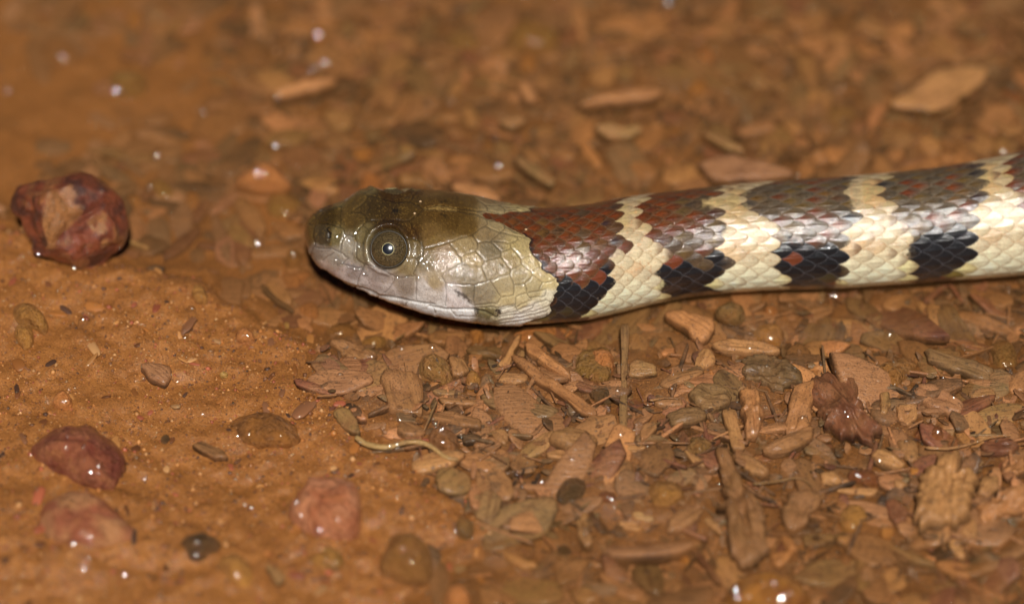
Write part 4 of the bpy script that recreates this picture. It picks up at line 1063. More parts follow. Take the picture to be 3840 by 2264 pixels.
J|wood_chip|tan chip at the wood block\'s lower right corner|tan|.09|w|2070,650 2130,540 2190,580 2180,700 2110,690
J|wood_chip|tan bent chip below the wood block|tan|.08|w|1980,700 2060,700 2110,830 2060,840 1990,760
J|wood_chip|grey-tan upright oval chip near the bottom right|olive|.12|w|1330,850 1370,810 1440,850 1440,1000 1420,1100 1350,1080 1320,980
J|pebble|reddish-tan pebble left of the upright oval chip|mauve|.10|p|1200,800 1260,770 1320,850 1290,910 1220,880
J|rock|glistening amber wet stone cut by the bottom edge|amber|.30|p|380,1170 400,1000 540,940 700,930 860,950 980,980 1050,1080 1090,1170 700,1230
J|wood_chip|orange chip right below the old root\'s foot|orange|.08|w|730,800 910,790 870,850 790,900 740,870
J|wood_chip|brown leaf-shaped chip left of the old root|brown|.08|w|0,560 150,460 270,480 230,560 100,640 0,650
J|wood_chip|tan sliver beside the old root\'s left side|tan|.07|w|250,560 300,540 400,640 390,680 280,600
J|wood_chip|long blurred orange-tan chip near the bottom right corner|orange|.09|w|1880,870 2000,850 2270,900 2260,980 2050,970 1920,920
J|wood_chip|tan sliver at lower centre left of the old root\'s foot|tan|.06|w|60,740 180,690 250,710 180,750
J|pebble|orange pebble at lower centre near the amber stone|orange|.09|p|70,880 110,820 180,860 170,910
J|wood_chip|orange-tan chip cut by the right edge above split-wood piece|orange|.09|w|2380,170 2540,100 2540,240 2350,240
J|wood_chip|smooth tan tile-like chip under the dark red seed|tan|.07|w|1610,10 1760,0 1775,140 1700,160 1640,100
J|stick|grey ribbed stick below the kite-shaped stone|grey|.07|w|950,660 1180,660 1190,740 960,740
J|stick|tan stick end to end with the grey ribbed stick|tan|.07|w|1195,680 1420,690 1400,730 1200,730
J|stick|dark grey stick slanting below the wood block|grey|.07|w|1520,740 1650,770 1880,850 1900,900 1700,860
J|stick|flat tan stick lying under the wet red-brown pebble|tan|.05|w|1100,330 1500,350 1440,400 1250,370
J|wood_chip|orange-tan chip hugging the old root\'s right side|orange|.08|w|790,670 880,700 940,790 860,790
E|stone|dark red-pink stone at left edge, upper of two on the mud|redstone|.22|p|150,570 230,470 400,430 560,450 680,510 735,600 700,700 640,780 560,770 400,730 240,640
E|stone|pale pink stone with red rim, lower of two at left edge|pinkstone|.22|p|190,930 280,820 420,790 560,840 680,930 780,1010 800,1080 680,1110 520,1140 360,1110 250,1060
E|pebble|dark brown-black pebble with ring glint at lower left|dark|.16|p|1030,1130 1060,1080 1180,1075 1290,1110 1270,1160 1180,1215 1080,1200
E|pebble|small pink glinting pebble above the dark red-pink stone|pink|.10|p|290,320 340,240 400,260 420,330 360,350
E|wood_chip|purple-brown chip stuck in mud at left centre|mauve|.07|w|800,110 880,95 990,120 980,190 950,220 840,170
E|stone|mud-coated glinting lump at the mud\'s edge left of the bark|mudstone|.14|p|1290,440 1350,370 1500,365 1700,400 1765,450 1730,540 1560,560 1400,540
E|wood_chip|brown oval chip half sunk in mud, lower left|brown|.05|w|1100,570 1160,540 1300,600 1320,640 1230,640
E|stone|tan blurred stone near the bottom edge, lower left|tan|.15|p|1240,1230 1330,1170 1440,1230 1480,1310 1420,1390 1280,1300
E|leaf_scrap|greenish leaf scrap near the bottom, lower left|olive|.04|w|1520,1250 1600,1270 1660,1330 1600,1380
E|stone|tan blurred oval stone below the salmon-pink rock|tan|.14|p|1760,1200 1880,1150 1990,1200 1970,1260 1820,1260
E|pebble|tiny black bit on mud right of the dark red-pink stone|dark|.04|p|920,530 960,500 985,520 950,545
E|pebble|tiny white pebble on mud at left centre|pale|.05|p|1262,152 1290,138 1320,150 1305,168 1275,168'''
placed, placed_labels = [], []
LIFT = ('bright orange broken stick', 'orange horizontal stick', 'broad orange-tan dead leaf', 'long grey bark strip', 'stump-like', 'large pinkish-brown flat bark', 'pink wet stone with bright', 'big smooth orange chip', 'long tan spindle',
        'curved pale olive', 'straight upright', 'bright orange flat chip', 'olive-tan stick slanting', 'slanting down right', 'shorter orange-tan', 'neat rectangular', 'rounded orange-tan peg', 'large smooth orange-tan', 'old brown upright root', 'shaggy')
for seed, line in enumerate(ITEMS.strip().split('\n')):
    reg, name, label, mk, th_, kind, pts = line.split('|')
    th_ = float(th_) * (0.62 if kind == 'w' else 0.72)
    pp = px(reg, parse(pts))
    w0 = at(pp, np.full(len(pp), 0.0))[:, :2]
    gz = float(ground_z(w0[:, 0].mean(), w0[:, 1].mean()))
    zt = gz + (0.045 + th_ * 0.10 if kind == 'w' else 0.03 + (0.22 * th_ if th_ > 0.12 else -0.05 * th_))
    if any(q in label for q in LIFT): zt = max(zt + 0.03, WATER_Z + 0.015)
    w = at(pp, np.full(len(pp), zt + th_ * 0.35))[:, :2]
    c0, an, loc = frame_of(w)
    rg = 2.6 if any(q in label for q in ('shaggy', 'old brown upright', 'stump-like', 'striped bark', 'split-wood', 'ragged')) else 1.0
    V_, F_, rim_ = slab(loc, th_, kind, seed + 11, nang=48 if rg < 2 else 84, nrad=8 if rg < 2 else 18, rough=rg)
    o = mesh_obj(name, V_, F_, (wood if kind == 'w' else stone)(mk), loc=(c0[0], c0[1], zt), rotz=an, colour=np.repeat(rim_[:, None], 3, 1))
    o.rotation_euler[0] = float(rng.normal(0, 0.07)); o.rotation_euler[1] = float(rng.normal(0, 0.06))
    tag(o, label, CATS[name], GROUPS.get(name))
    placed.append((c0, w)); placed_labels.append(label)

# ------------------------------------------------------------------ the big red rock at the left
def inflate(outline_px, depth_pt, depth, seed, mat, name, rough=0.05, nang=96, nrad=26):
    """a solid rock whose outline faces the viewer; as deep as it is wide."""
    o_ = resample(chaikin(outline_px, 2, 0.2), nang)
    c_ = o_.mean(0)
    tcm = np.dot(depth_pt - CAM, FWD)
    R_ = np.array([1.0, 0, 0])
    b = (o_ - c_) / FPX * tcm * np.array([1, -1])
    rho = np.sin(np.linspace(0, math.pi / 2, nrad))
    cpt = CAM + ray(c_) * tcm
    front, back = [], []
    for r_ in rho:
        hgt = math.sqrt(max(0, 1 - r_ ** 2.6))
        q = b * r_
        front.append(cpt + q[:, :1] * R_ + q[:, 1:] * UPV - FWD * depth * hgt)
        back.append(cpt + q[:, :1] * R_ + q[:, 1:] * UPV + FWD * depth * 0.9 * hgt)
    V_ = np.concatenate([np.array(front).reshape(-1, 3), np.array(back[:-1][::-1]).reshape(-1, 3)])
    n = 2 * nrad - 1
    V_ = V_.reshape(n, nang, 3)
    N_ = np.cross(np.gradient(V_, axis=0), np.roll(V_, -1, 1) - np.roll(V_, 1, 1)); N_ /= np.linalg.norm(N_, axis=-1, keepdims=True) + 1e-9
    s_ = np.sign(((V_ - cpt) * N_).sum(-1, keepdims=True)); N_ = N_ * s_
    return V_, N_, cpt, n, nang
rock_out = px('P', parse('110,560 160,430 230,315 400,310 560,265 700,215 860,170 1010,152 1130,175 1230,245 1330,320 1450,410 1515,510 1520,640 1525,900 1480,1020 1390,1130 1290,1270 1210,1345 1080,1360 960,1320 860,1275 700,1225 540,1160 400,1130 370,1080 420,1020 330,900 280,790 270,700 150,630'))
fp = at(px('P', [(860, 1000)])[0], 0.25)
V_, N_, cpt, n, na = inflate(rock_out, fp, 0.42, 3, None, 'rock')
rq_ = (project(V_) - np.array(REG['P'][:2])) * REG['P'][2]
d_ = 0.028 * fbm(V_ * 3.2, 203, 4) + 0.014 * np.abs(fbm(V_ * 9, 207, 3))
def gully(pts, w):
    q = parse(pts)
    return np.exp(-(seg_dist(rq_, [(*q[k], *q[k + 1]) for k in range(len(q) - 1)]) / w) ** 2)
frontm = smooth(0, 0.2, -((V_ - cpt) @ FWD))
d_ -= frontm * (0.07 * gully('1190,590 1050,680 900,760 800,880 700,1000', 45) + 0.05 * gully('890,930 1000,900 1080,1010 1060,1150', 40) + 0.05 * gully('270,430 270,640 330,860 430,980', 35))
d_ += frontm * (0.05 * gully('880,860 1100,700 1250,640 1380,760 1400,1000', 50) + 0.05 * gully('640,450 780,640 640,900 600,1060', 90))
rr_ = np.random.default_rng(12)
for n_f, d_f in [((.2, -.75, .65), .30), ((-.7, -.5, .4), .42), ((.75, -.45, .45), .42), ((.35, -.2, .9), .46), ((-.45, .1, .88), .44), ((.5, -.85, -.1), .40), ((-.3, -.9, .05), .40), ((.9, .1, -.1), .56), ((-.1, .5, .85), .50)]:
    n_f = np.array(n_f) / np.linalg.norm(n_f)
    ov = (V_ - cpt) @ n_f - d_f * 1.0
    V_ = V_ - (np.clip(ov, 0, None) * 0.92)[..., None] * n_f
V_ = V_ + N_ * d_[..., None]
rq_ = rq_ + 10 * np.stack([fbm(rq_ / 40, 301, 3), fbm(rq_ / 40, 302, 3)], -1)
rc = np.ones(V_.shape) * lin((116, 54, 27))
mot = fbm(V_ * 9, 211, 4)
rc = mixc(rc, np.ones(V_.shape) * lin((146, 72, 38)), smooth(0.1, .5, mot) * .8)
rc = mixc(rc, np.ones(V_.shape) * lin((66, 32, 20)), smooth(0.15, .6, -mot) * .8)
for pts in ('760,330 880,280 900,430 930,520 1040,600 980,700 900,760 830,830 700,950 660,1100 540,1090 540,850 480,760 540,600 580,450 720,400 760,330 830,300',
            '1230,640 1290,720 1300,880 1190,910 1190,700', '1290,980 1370,1010 1340,1110 1270,1150 1260,1050', '1060,770 1160,700 1160,900 1110,840'):
    pl = parse(pts); k_ = len(pl)
    dd = seg_dist(rq_, [(*pl[k], *pl[(k + 1) % k_]) for k in range(k_)])
    ins = np.where(inside(rq_, pl), dd, -dd)
    f_ = smooth(-8, 14, ins + 14 * mot) * (frontm > .01) * .92
    rc = mixc(rc, np.ones(V_.shape) * lin((168, 112, 62)), f_)
rc = mixc(rc, np.ones(V_.shape) * lin((160, 104, 56)), smooth(.25, .6, fbm(V_ * 6 + 5, 219, 4)) * .6)
rc = np.clip(rc * (1 + .22 * fbm(V_ * 26, 215, 3))[..., None], .006, .8)
t = NT('wet_red_rock')
a = t.n('ShaderNodeAttribute', attribute_name='pigment')
tc = t.n('ShaderNodeTexCoord'); v = tc.outputs['Object']
f1 = t.noise(v, 14.0, 5, 0.65); f2 = t.noise(v, 50, 3, 0.6)
nm = t.bump(t.math('MULTIPLY_ADD', f2, 0.5, f1), 0.9, 0.08); cn = t.bump(t.math('MULTIPLY_ADD', f2, 0.2, t.noise(v, 11.0, 4, 0.6)), 0.75, 0.06)
rock_mat = t.done(t.bsdf(a.outputs['Color'], 0.45, nm, coat=0.75, coat_rough=0.07, spec=0.4, coat_normal=cn))
Fq = grid_faces(n, na, True)
rock = mesh_obj('rock', V_.reshape(-1, 3), Fq, rock_mat, colour=rc.reshape(-1, 3))
tag(rock, 'large dark red wet rock caked with tan mud at the left', 'rock')

# ------------------------------------------------------------------ curved rootlets and straws
def tube(name, reg, pts, r, mat, label, cat, zoff=0.06, rend=0.5):
    q = px(reg, parse(pts)); m_ = 60
    L = np.concatenate([[0], np.cumsum(np.linalg.norm(np.diff(q, axis=0), axis=1))]); s = np.linspace(0, L[-1], m_)
    c_ = np.stack([gsm(np.interp(s, L, q[:, 0]), 3), gsm(np.interp(s, L, q[:, 1]), 3)], -1)
    w = at(c_, np.zeros(m_)); gz = gsm(ground_z(w[:, 0], w[:, 1]), 8)
    w = at(c_, gz + zoff + r)
    tg = np.gradient(w, axis=0); tg /= np.linalg.norm(tg, axis=1, keepdims=True)
    sd = np.cross(tg, [0, 0, 1.0]); sd /= np.linalg.norm(sd, axis=1, keepdims=True); up = np.cross(sd, tg)
    b_ = np.linspace(0, 2 * math.pi, 14, endpoint=False)
    rr = r * (1 - (1 - rend) * np.linspace(0, 1, m_)) * (1 + .12 * vnoise(np.stack([s / 18, 0 * s], -1), 5))
    rr[0] *= .5; rr[-1] *= .4
    V_ = w[:, None] + rr[:, None, None] * (np.cos(b_)[None, :, None] * sd[:, None] + np.sin(b_)[None, :, None] * up[:, None])
    nv = m_ * 14
    F_ = grid_faces(m_, 14, True); k = np.arange(14)
    caps = np.concatenate([np.stack([(k + 1) % 14, k, np.full(14, nv)], -1), np.stack([nv - 14 + k, nv - 14 + (k + 1) % 14, np.full(14, nv + 1)], -1)])
    o = mesh_obj(name, np.concatenate([V_.reshape(-1, 3), [w[0], w[-1]]]), [F_[:, ::-1], caps[:, ::-1]], mat, colour=np.ones((nv + 2, 3)))
    return tag(o, label, cat)
tube('rootlet', 'F', '295,1075 340,1130 400,1160 500,1180 600,1188 680,1150 780,1130 900,1140 980,1190 1060,1260 1130,1295 1205,1285', 0.026, wood('pale'),
     'thin wavy tan rootlet curling along the mud edge at lower left centre', 'root', .09, .8)
tube('straw_piece', 'H', '1255,1430 1450,1442 1600,1420 1760,1370 1860,1330 2060,1318', 0.015, wood('tan'), 'curved tan straw arching under the dark red seed-like pebble', 'straw', .12, .6)
tube('straw_piece', 'J', '600,310 780,290 900,262 980,280 1040,340', 0.013, wood('olive'), 'thin bent olive straw between the old root and the kite-shaped stone', 'straw', .12, .6)
tube('straw_piece', 'G', '560,1010 700,985 840,990', 0.012, wood('tan'), 'hair-thin tan straw above the grained bark at lower centre', 'straw', .12, .5)

# ------------------------------------------------------------------ more chips: individuals between the measured ones, then fine litter
def rand_outline(r, elong):
    k = r.integers(6, 9); a_ = np.sort(r.uniform(0, 2 * math.pi, k)) ; a_ = (np.arange(k) + r.uniform(-.32, .32, k)) / k * 2 * math.pi
    rad = r.uniform(.72, 1.1, k)
    return np.stack([np.cos(a_) * rad * elong, np.sin(a_) * rad], -1)
PROTO = []
r_ = np.random.default_rng(21)
for k in range(26):
    PROTO.append(slab(rand_outline(r_, r_.uniform(1.1, 2.8)) * 0.1, 0.030, 'w' if k < 20 else 'p', 400 + k, nang=26, nrad=6))
occ = [w for _, w in placed]
occ_c = np.array([c for c, _ in placed])
occ_r = np.array([np.linalg.norm(w - c, axis=1).max() for c, w in placed])
LAND = [((1450, 950), 'the snake\'s head'), ((2100, 1000), 'the first black band'), ((2560, 1000), 'the second black band'), ((3030, 950), 'the third black band'), ((3500, 920), 'the fourth black band'),
        ((2350, 1400), 'the straight upright stick'), ((3150, 1560), 'the shaggy red bark chunk'), ((3540, 1820), 'the pale wood block'), ((2750, 1900), 'the old root stump'), ((3000, 2200), 'the amber wet stone'),
        ((2500, 1830), 'the pale tan round stone'), ((1980, 1440), 'the long slanting stick'), ((1500, 1540), 'the square bark chunk'), ((1700, 1640), 'the sparkling pebble'), ((3560, 330), 'the dead leaf'),
        ((2330, 370), 'the orange horizontal stick'), ((2000, 110), 'the pale olive-green stone'), ((1160, 330), 'the bright orange stick'), ((2850, 630), 'the large bark strip'), ((3600, 1350), 'the long grey bark strip'),
        ((1250, 1900), 'the salmon-pink rock'), ((1720, 2230), 'the bottom salmon stone'), ((2050, 640), 'the olive-tan stick behind the neck'), ((2870, 1420), 'the dark striped bark lump'), ((3350, 1450), 'the wedge stone')]
LP = np.array([p for p, _ in LAND], float)
shared = {}
CK = ['tan', 'orange', 'brown', 'grey', 'olive', 'brown', 'mauve', 'tan', 'red', 'brown', 'grey']
CW = dict(tan='tan', orange='orange', brown='brown', grey='grey', olive='olive', mauve='pinkish-brown', red='red-brown')
def chipness(P):
    _, m_, s_ = ground_parts(P[:, 0], P[:, 1])
    return 1 - np.maximum(m_, s_)
used = {}
cand = np.stack([r_.uniform(-4.9, 5.0, 4000), r_.uniform(-4.1, 4.4, 4000)], -1)
cand = cand[chipness(cand) > 0.35]
pts_px = project(np.concatenate([cand, np.zeros((len(cand), 1))], -1))
snk = lambda q: (q[:, 1] > np.interp(q[:, 0], TOP[:, 0], TOP[:, 1]) - 6) & (q[:, 1] < np.interp(q[:, 0], BOT[:, 0], BOT[:, 1]) + 10) & (q[:, 0] > 1130)
ok = (pts_px[:, 0] > 20) & (pts_px[:, 0] < 3820) & (pts_px[:, 1] > 10) & (pts_px[:, 1] < 2250) & ~snk(pts_px)
cand, pts_px = cand[ok], pts_px[ok]
acc = []
for c0, q0 in zip(cand, pts_px):
    if len(acc) >= 170: break
    if np.any(np.linalg.norm(occ_c - c0, axis=1) < occ_r * 0.62 + 0.10): continue
    if acc and min(np.hypot(*(c0 - a_)) for a_ in acc) < 0.24: continue
    acc.append(c0)
    k = int(r_.integers(0, 20)); ck = CK[int(r_.integers(0, len(CK)))]
    if ('m', k) not in used:
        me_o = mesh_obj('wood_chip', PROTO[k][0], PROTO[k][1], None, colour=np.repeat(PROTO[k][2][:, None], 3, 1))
        used[('m', k)] = me_o.data
        bpy.data.objects.remove(me_o)
    me = used[('m', k)]
    key = (k, ck)
    if key not in used:
        m2 = me.copy(); m2.materials.clear(); m2.materials.append(wood(ck)); used[key] = m2
    o = bpy.data.objects.new('wood_chip', used[key]); col.objects.link(o)
    s_ = float(r_.uniform(1.3, 2.4)) * (0.95 if q0[1] > 1150 else 0.8); o.scale = (s_, s_ * float(r_.uniform(.8, 1.2)), float(r_.uniform(1.0, 1.5)))
    gz = float(ground_z(c0[0], c0[1]))
    o.location = (c0[0], c0[1], gz + 0.02 + 0.008 * s_)
    o.rotation_euler = (float(r_.normal(0, .12)), float(r_.normal(0, .12)), float(r_.uniform(0, 6.28)))
    dl_ = q0 - LP; n_ = int(np.argmin(np.hypot(dl_[:, 0], dl_[:, 1]))); vx, vy = dl_[n_]
    side = ('right of' if vx > 0 else 'left of') if abs(vx) > abs(vy) else ('below' if vy > 0 else 'above')
    el = 'elongated' if np.ptp(PROTO[k][0][:, 0]) > 2.2 * np.ptp(PROTO[k][0][:, 1]) else 'stubby'
    nb = int(np.argmin(np.linalg.norm(occ_c - c0, axis=1) - occ_r * .5)); nl = placed_labels[nb]
    ref = f'beside the {nl}' if len(nl.split()) <= 9 else f'just {side} {LAND[n_][1]}'
    tag(o, f'small {el} {CW[ck]} chip {ref}', 'wood chip', 'wood chips in the wet litter')

bpy.data.meshes  # (prototypes without users are simply not linked)

def scatter(name, n, lo, hi, seed, size, protos, accept, zfun, colours, mat, label, flat=1.0, tilt=.25, wet=None):
    r = np.random.default_rng(seed)
    P = np.stack([r.uniform(lo[0], hi[0], n), r.uniform(lo[1], hi[1], n)], -1)
    P = P[accept(P, r)]
    gz = ground_z(P[:, 0], P[:, 1])
    n = len(P)
    which = r.integers(0, len(protos), n)
    Vs, Q4, T3, Cs, base = [], [], [], [], 0
    for k in range(len(protos)):
        idx = np.where(which == k)[0]
        if not len(idx): continue
        V0, Fl, rim0 = protos[k]
        m_ = len(idx)
        s = size(r, m_)
        a_ = r.uniform(0, 6.283, m_); tx = r.normal(0, tilt, m_); ty = r.normal(0, tilt, m_)
        X = V0[None, :, 0] * s[:, None]; Y = V0[None, :, 1] * s[:, None] * r.uniform(.7, 1.2, m_)[:, None]; Z = V0[None, :, 2] * s[:, None] * flat
        Z = Z + X * tx[:, None] + Y * ty[:, None]
        ca, sa = np.cos(a_)[:, None], np.sin(a_)[:, None]
        XX = X * ca - Y * sa + P[idx, 0][:, None]; YY = X * sa + Y * ca + P[idx, 1][:, None]; ZZ = Z + (gz[idx] + zfun(r, m_))[:, None]
        Vs.append(np.stack([XX, YY, ZZ], -1).reshape(-1, 3))
        cc = colours[r.integers(0, len(colours), m_)] * r.uniform(.65, 1.15, m_)[:, None]
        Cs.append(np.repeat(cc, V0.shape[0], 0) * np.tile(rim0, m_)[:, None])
        offs = base + np.arange(m_) * V0.shape[0]
        for f in Fl:
            (Q4 if f.shape[1] == 4 else T3).append((f[None] + offs[:, None, None]).reshape(-1, f.shape[1]))
        base += m_ * V0.shape[0]
    Fall = ([np.concatenate(Q4)] if Q4 else []) + ([np.concatenate(T3)] if T3 else [])
    o = mesh_obj(name, np.concatenate(Vs), Fall, mat, colour=np.concatenate(Cs))
    return tag(o, label, kind='stuff')
SMALL = [slab(rand_outline(r_, r_.uniform(1.0, 3.6)) * 0.1, r_.uniform(.014, .03), 'w' if k < 12 else 'p', 600 + k, nang=12, nrad=4) for k in range(16)]
palette = np.array([1.22, 1.16, 0.92]) * np.array([lin(c) for c in ((164, 110, 60), (140, 94, 52), (112, 80, 50), (104, 80, 54), (150, 100, 58), (84, 60, 40), (176, 114, 64), (118, 66, 42), (124, 96, 58), (66, 48, 34))])
litter_mat = wood_mat('wet_litter', None, attr=True, stripes=0.4, mud=0.35)
def acc_chip(P, r):
    c_ = chipness(P)
    return r.random(len(P)) < np.clip(c_ * 1.15, 0.0, 1) ** 1.2
scatter('wood_litter', 7000, (-6.5, -6.5), (7.5, 8.0), 31, lambda r, m: np.exp(r.normal(-.25, .42, m)) * 1.05, SMALL, acc_chip, lambda r, m: r.uniform(-.03, .04, m), palette, litter_mat,
        'bed of small wet wood and bark fragments', tilt=.22)
scatter('bark_crumbs', 9000, (-5.6, -4.6), (6.0, 4.5), 33, lambda r, m: np.exp(r.normal(-1.25, .4, m)), SMALL, acc_chip, lambda r, m: r.uniform(.0, .07, m), palette * .8, litter_mat,
        'fine dark bark crumbs between the chips', tilt=.4)
def acc_silt(P, r):
    _, m_, s_ = ground_parts(P[:, 0], P[:, 1])
    return r.random(len(P)) < s_ * (1 - m_) * np.clip(0.35 + .9 * fbm(P * .9, 66, 2), 0.05, 1)
scatter('sunken_debris', 1900, (-6.5, -1.0), (-1.0, 7.0), 39, lambda r, m: np.clip(np.exp(r.normal(.1, .4, m)), .3, 1.55), SMALL, acc_silt, lambda r, m: r.uniform(-.02, .035, m), np.concatenate([palette, [lin((190, 120, 78)), lin((176, 122, 78)), lin((150, 112, 74))]]), litter_mat,
        'scattered sunken bark and leaf debris in the silty water', tilt=.1)
SLIV = [slab(np.array([(-1, -.5), (-.4, -.62), (.3, -.5), (1, -.3), (1.02, .25), (.2, .55), (-.6, .5), (-1.05, .2)]) * np.array([e_, 1.0]) * 0.022, .012, 'w', 700 + k, nang=12, nrad=4) for k, e_ in enumerate((5, 7, 9, 12))]
scatter('wood_splinters', 2600, (-5.6, -4.6), (6.0, 5.5), 43, lambda r, m: np.exp(r.normal(-.2, .38, m)), SLIV, acc_chip, lambda r, m: r.uniform(.02, .085, m), palette * 1.05, litter_mat,
        'loose thin wood splinters and fibres strewn over the chips', tilt=.07)
# grains of sand on the mud bank
octa = np.array([[1, 0, 0], [0, 1, 0], [-1, 0, 0], [0, -1, 0], [0, 0, .8], [0, 0, -.8], [.6, .6, .35], [-.6, .6, .3], [-.6, -.6, .4], [.6, -.6, .3]], float) * 0.01
of = np.array([[0, 6, 4], [6, 1, 4], [1, 7, 4], [7, 2, 4], [2, 8, 4], [8, 3, 4], [3, 9, 4], [9, 0, 4], [6, 0, 5], [1, 6, 5], [7, 1, 5], [2, 7, 5], [8, 2, 5], [3, 8, 5], [9, 3, 5], [0, 9, 5]])
sand_pal = np.array([lin(c) for c in ((178, 112, 54), (150, 92, 44), (196, 134, 74), (120, 72, 40), (92, 62, 46), (204, 150, 96), (170, 92, 62), (140, 92, 60))])
t = NT('wet_sand_grain')
a = t.n('ShaderNodeAttribute', attribute_name='pigment')
sand_mat = t.done(t.bsdf(a.outputs['Color'], 0.45, coat=1.0, coat_rough=0.07, spec=0.4))
def acc_mud(P, r):
    _, m_, s_ = ground_parts(P[:, 0], P[:, 1])
    pat = 0.55 + 0.45 * fbm(P * 1.6, 88, 3)
    return r.random(len(P)) < m_ * np.clip(pat, .12, 1) + 0.03
scatter('sand_grains', 34000, (-6, -5.0), (0.6, 2.0), 35, lambda r, m: np.exp(r.normal(-.15, .5, m)), [(octa, [of], np.ones(len(octa)))], acc_mud, lambda r, m: r.uniform(-.003, .006, m), sand_pal, sand_mat,
        'coarse wet sand grains on the mud bank', tilt=.2)
scatter('mud_grit', 700, (-6, -5.0), (0.4, 1.0), 37, lambda r, m: np.exp(r.normal(-1.25, .33, m)), SMALL[12:] + SMALL[:3], acc_mud, lambda r, m: r.uniform(0, .012, m), sand_pal * .9, sand_mat,
        'small grit and crumbs stuck in the mud', tilt=.15)

# ------------------------------------------------------------------ silt settled between the chips
SX = np.arange(-6.2, 6.3, 0.035); SY = np.arange(-5.2, 6.01, 0.045)
SX, SY = np.meshgrid(SX, SY)
sz, sm_, ss_ = ground_parts(SX, SY)
PS = np.stack([SX, SY], -1)
sz = sz + 0.018 + 0.040 * fbm(PS * 1.7 + 3, 501, 4) + 0.012 * fbm(PS * 8, 507, 3) - 0.12 * np.maximum(sm_, smooth(.6, 1, ss_))
scol = lin((134, 88, 47)) * (1 + .18 * fbm(PS * 3, 511, 3))[..., None]
silt_o = mesh_obj('silt', np.stack([SX, SY, sz], -1).reshape(-1, 3), grid_faces(*SX.shape), mud_mat, colour=np.clip(scol, .01, .6).reshape(-1, 3))
tag(silt_o, 'soft brown silt settled between and over the chips', kind='stuff')

# ------------------------------------------------------------------ clear beads added and tilted to give flash glints
t = NT('water_glint')
tr = t.n('ShaderNodeBsdfTransparent'); gl = t.n('ShaderNodeBsdfGlossy'); gl.inputs['Roughness'].default_value = 0.06
fr = t.n('ShaderNodeFresnel'); fr.inputs['IOR'].default_value = 1.45
mx = t.n('ShaderNodeMixShader'); t.l(fr.outputs[0], mx.inputs[0]); t.l(tr.outputs[0], mx.inputs[1]); t.l(gl.outputs[0], mx.inputs[2])
bead_mat = t.done(mx)
BEADS = [('A', '435,395 55,660 845,665 2310,250 2265,505 2365,460 2010,705 1485,825 2000,1055 1140,1130 1865,1240 1085,1360'),
         ('E', '415,1140 1130,1195 475,1285 715,1320 1435,508 1378,515 1175,395 365,325 1850,1055 1742,975 1710,912 565,690 530,737'),
         ('F', '690,940 1045,1030 1050,1130 665,1165 990,985 1005,1010 690,345 440,405'), ('T', '1220,240'), ('J', '500,1110 490,1045 760,1025 1335,240 1500,138 1912,595 1408,545'),
         ('H', '845,835 545,1105 1375,1290 420,70 460,70 565,1150 950,420 1515,988'), ('I', '1612,310 2117,428 995,655 1925,660'), ('B', '2350,15 1205,1115'), ('O', '1290,70'), ('G', '310,1310 1500,1295 1475,540'),
         ('D', '1867,680 2130,760 530,865 275,760')]
bpy.context.view_layer.update()
dg = bpy.context.evaluated_depsgraph_get()
bmesh_cache = {}
bead_rng = np.random.default_rng(3)
bead_use = np.zeros(len(placed_labels), int)
for reg, s in BEADS:
    for q in px(reg, parse(s)):
        d = ray(q); d /= np.linalg.norm(d)
        hit, loc_, nrm_, idx_, ob_, _m = scene.ray_cast(dg, Vector(CAM), Vector(d))
        if not hit: continue
        df_ = abs(float((np.array(loc_) - CAM) @ FWD) - 39.15)
        r0 = float(bead_rng.uniform(.8, 1.25)) * (0.034 + 0.017 * df_) * (0.62 if q[1] < 760 else 1.0)
        if 'b' not in bmesh_cache:
            Vb, Fb = uv_sphere(1.0, 28, 14); tmp = mesh_obj('water_glint', Vb, Fb, bead_mat); bmesh_cache['b'] = tmp.data; bpy.data.objects.remove(tmp)
        o = bpy.data.objects.new('water_glint', bmesh_cache['b']); col.objects.link(o)
        hv = (sun_dir + Vector(-d)).normalized()
        hv = (hv + Vector(tuple(bead_rng.normal(0, .05, 3)))).normalized()
        o.rotation_euler = hv.to_track_quat('Z', 'Y').to_euler()
        o.scale = (r0, r0 * float(bead_rng.uniform(.8, 1.2)), r0 * .27); o.location = loc_ - hv * (r0 * .06)
        order_ = np.argsort(np.linalg.norm(occ_c - np.array(loc_)[:2], axis=1) - occ_r)
        nl = next(placed_labels[k] for k in order_ if len(placed_labels[k].split()) <= 8 and bead_use[k] < 5)
        bead_use[placed_labels.index(nl)] += 1
        tag(o, f'tiny glinting bead of water at the {nl}', 'water bead', 'beads of water catching the light')
HEAD_BEADS = [('890,575 945,568 1000,570 1060,590 1120,625', 'on the brow rim over the near eye', .016), ('435,660 475,625 565,690 600,605 690,755', 'on the wet scales between nostril and eye', .030),
              ('430,900 480,935 560,965 620,985 670,1000', 'along the upper lip below the nostril', .028), ('720,1040 770,905 900,995 960,1015', 'on the lip scales below the eye', .022), ('1325,905 1360,880 1340,945 1380,925', 'on the cheek plate behind the eye', .030),
              ('230,362 165,725 320,690', 'on the tip of the snout', .018), ('1080,1088 1180,1085 1320,1095 1420,1105', 'along the seam above the rear lip scales', .014)]
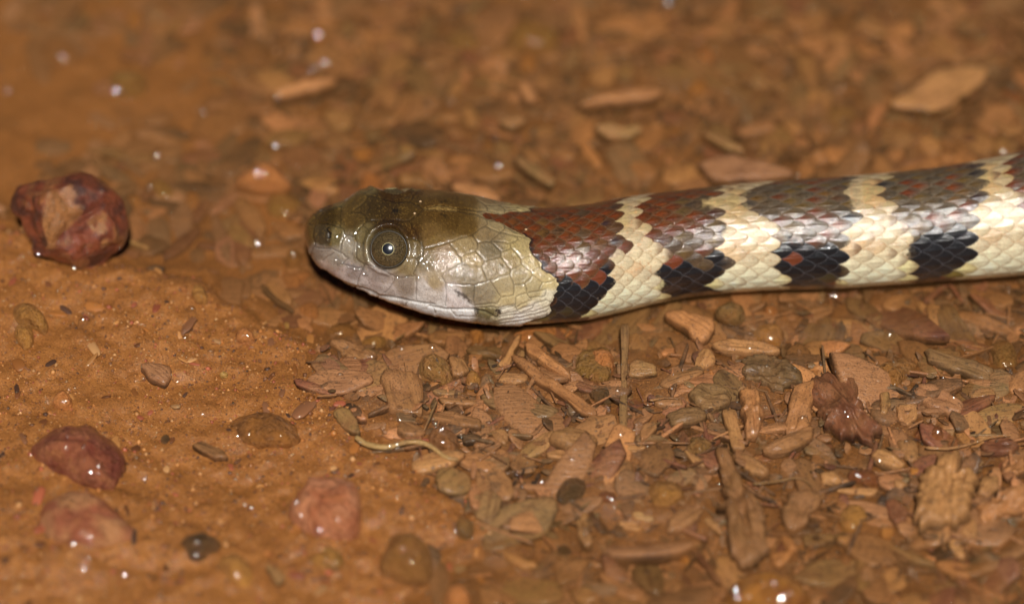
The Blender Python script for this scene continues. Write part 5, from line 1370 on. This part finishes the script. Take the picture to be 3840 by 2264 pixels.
for s_, lb_, r1 in HEAD_BEADS:  # added beads standing in for the highlights of the wet skin
    for q in px('K', parse(s_)):
        d = ray(q); d /= np.linalg.norm(d)
        hit, loc_, nrm_, idx_, ob_, _m = scene.ray_cast(dg, Vector(CAM), Vector(d))
        if not hit or not ob_.name.startswith('snake'): continue
        hv = (sun_dir + Vector(-d)).normalized()
        r2_ = r1 * float(bead_rng.uniform(.7, 1.2))
        o = bpy.data.objects.new('water_glint', bmesh_cache['b']); col.objects.link(o)
        o.rotation_euler = (hv * 4 + nrm_).normalized().to_track_quat('Z', 'Y').to_euler()
        r2_ *= 1.6
        o.scale = (r2_ * 1.2, r2_ * .8, r2_ * .18); o.location = loc_ - hv * (r2_ * .02)
        tag(o, 'glinting bead of water ' + lb_, 'water bead', 'beads of water on the snake')
dr_ = np.random.default_rng(77)
VB, FB = uv_sphere(1.0, 12, 6); dv, dq, dtr, nb_ = [], [], [], 0
for _ in range(420):  # small beads added at random, turned towards the light for sparkle
    q = np.array([dr_.uniform(10, 3830), dr_.uniform(760, 2240)])
    if q[0] > 1100 and q[1] < 1300 and dr_.random() < .7: continue
    d = ray(q); d /= np.linalg.norm(d)
    hit, loc_, nrm_, idx_, ob_, _m = scene.ray_cast(dg, Vector(CAM), Vector(d))
    if not hit or ob_.name.startswith(('snake', 'water', 'eye')): continue
    hv = (sun_dir + Vector(-d)).normalized()
    hv = (hv * 4 + nrm_).normalized()
    R3 = np.array(hv.to_track_quat('Z', 'Y').to_matrix())
    r1 = float(np.exp(dr_.normal(-4.0, .4)))
    dv.append((VB * np.array([r1, r1 * dr_.uniform(.7, 1.5), r1 * .20])) @ R3.T + np.array(loc_) - np.array(hv) * r1 * .02)
    dq.append(FB[0] + nb_); dtr.append(FB[1] + nb_); nb_ += len(VB)
drops = mesh_obj('water_sparkles', np.concatenate(dv), [np.concatenate(dq), np.concatenate(dtr)], bead_mat)
tag(drops, 'fine droplets of water sprinkled over mud and chips', kind='stuff')
for k_, (gp, gl_) in enumerate((((1105, 287), 'tiny ring-shaped sand grain stuck on the middle of the snake\'s crown'), ((1060, 380), 'tiny pale sand grain stuck on the crown above the near eye'), ((1935, 506), 'tiny pale grain stuck on the rust band behind the collar'),
                          ((845, 165), 'tiny bright grain on the far edge of the crown behind the far eye'), ((1155, 186), 'tiny bright grain on the far edge of the crown above the parietal plates'))):
    q = px('S', [gp])[0]; d = ray(q); d /= np.linalg.norm(d)
    hit, loc_, nrm_, idx_, ob_, _m = scene.ray_cast(dg, Vector(CAM), Vector(d))
    if hit and ob_.name.startswith('snake'):
        gv = octa * np.array([1.6, 1.3, 1.2]) * (1 + .25 * vnoise(octa * 90 + k_, 5))[:, None]
        g_ = mesh_obj('sand_grain', gv, [of], sand_mat, loc=tuple(loc_ + nrm_ * 0.004), smooth_shade=True, colour=np.tile(lin((214, 178, 136)), (len(octa), 1)))
        tag(g_, gl_, 'sand grain', 'sand grains stuck on the snake')
# things that would still share a label are told apart by their place
from collections import defaultdict
same = defaultdict(list)
for o in scene.objects:
    if 'category' in o and 'label' in o: same[o['label']].append(o)
for lab, os_ in same.items():
    if len(os_) in (2, 3, 4, 5):
        sx = np.array([tuple(o.location)[:2] for o in os_])
        if np.ptp(sx[:, 0]) > np.ptp(sx[:, 1]):
            os_.sort(key=lambda o: o.location[0]); words = ['leftmost', 'rightmost']
        else:
            os_.sort(key=lambda o: -o.location[1]); words = ['uppermost', 'lowest']
        mids = {2: [], 3: ['middle'], 4: ['second', 'third'], 5: ['second', 'third', 'fourth']}[len(os_)]
        for o, wd in zip(os_, [words[0]] + mids + [words[1]]):
            o['label'] = (wd + ' ' + lab)
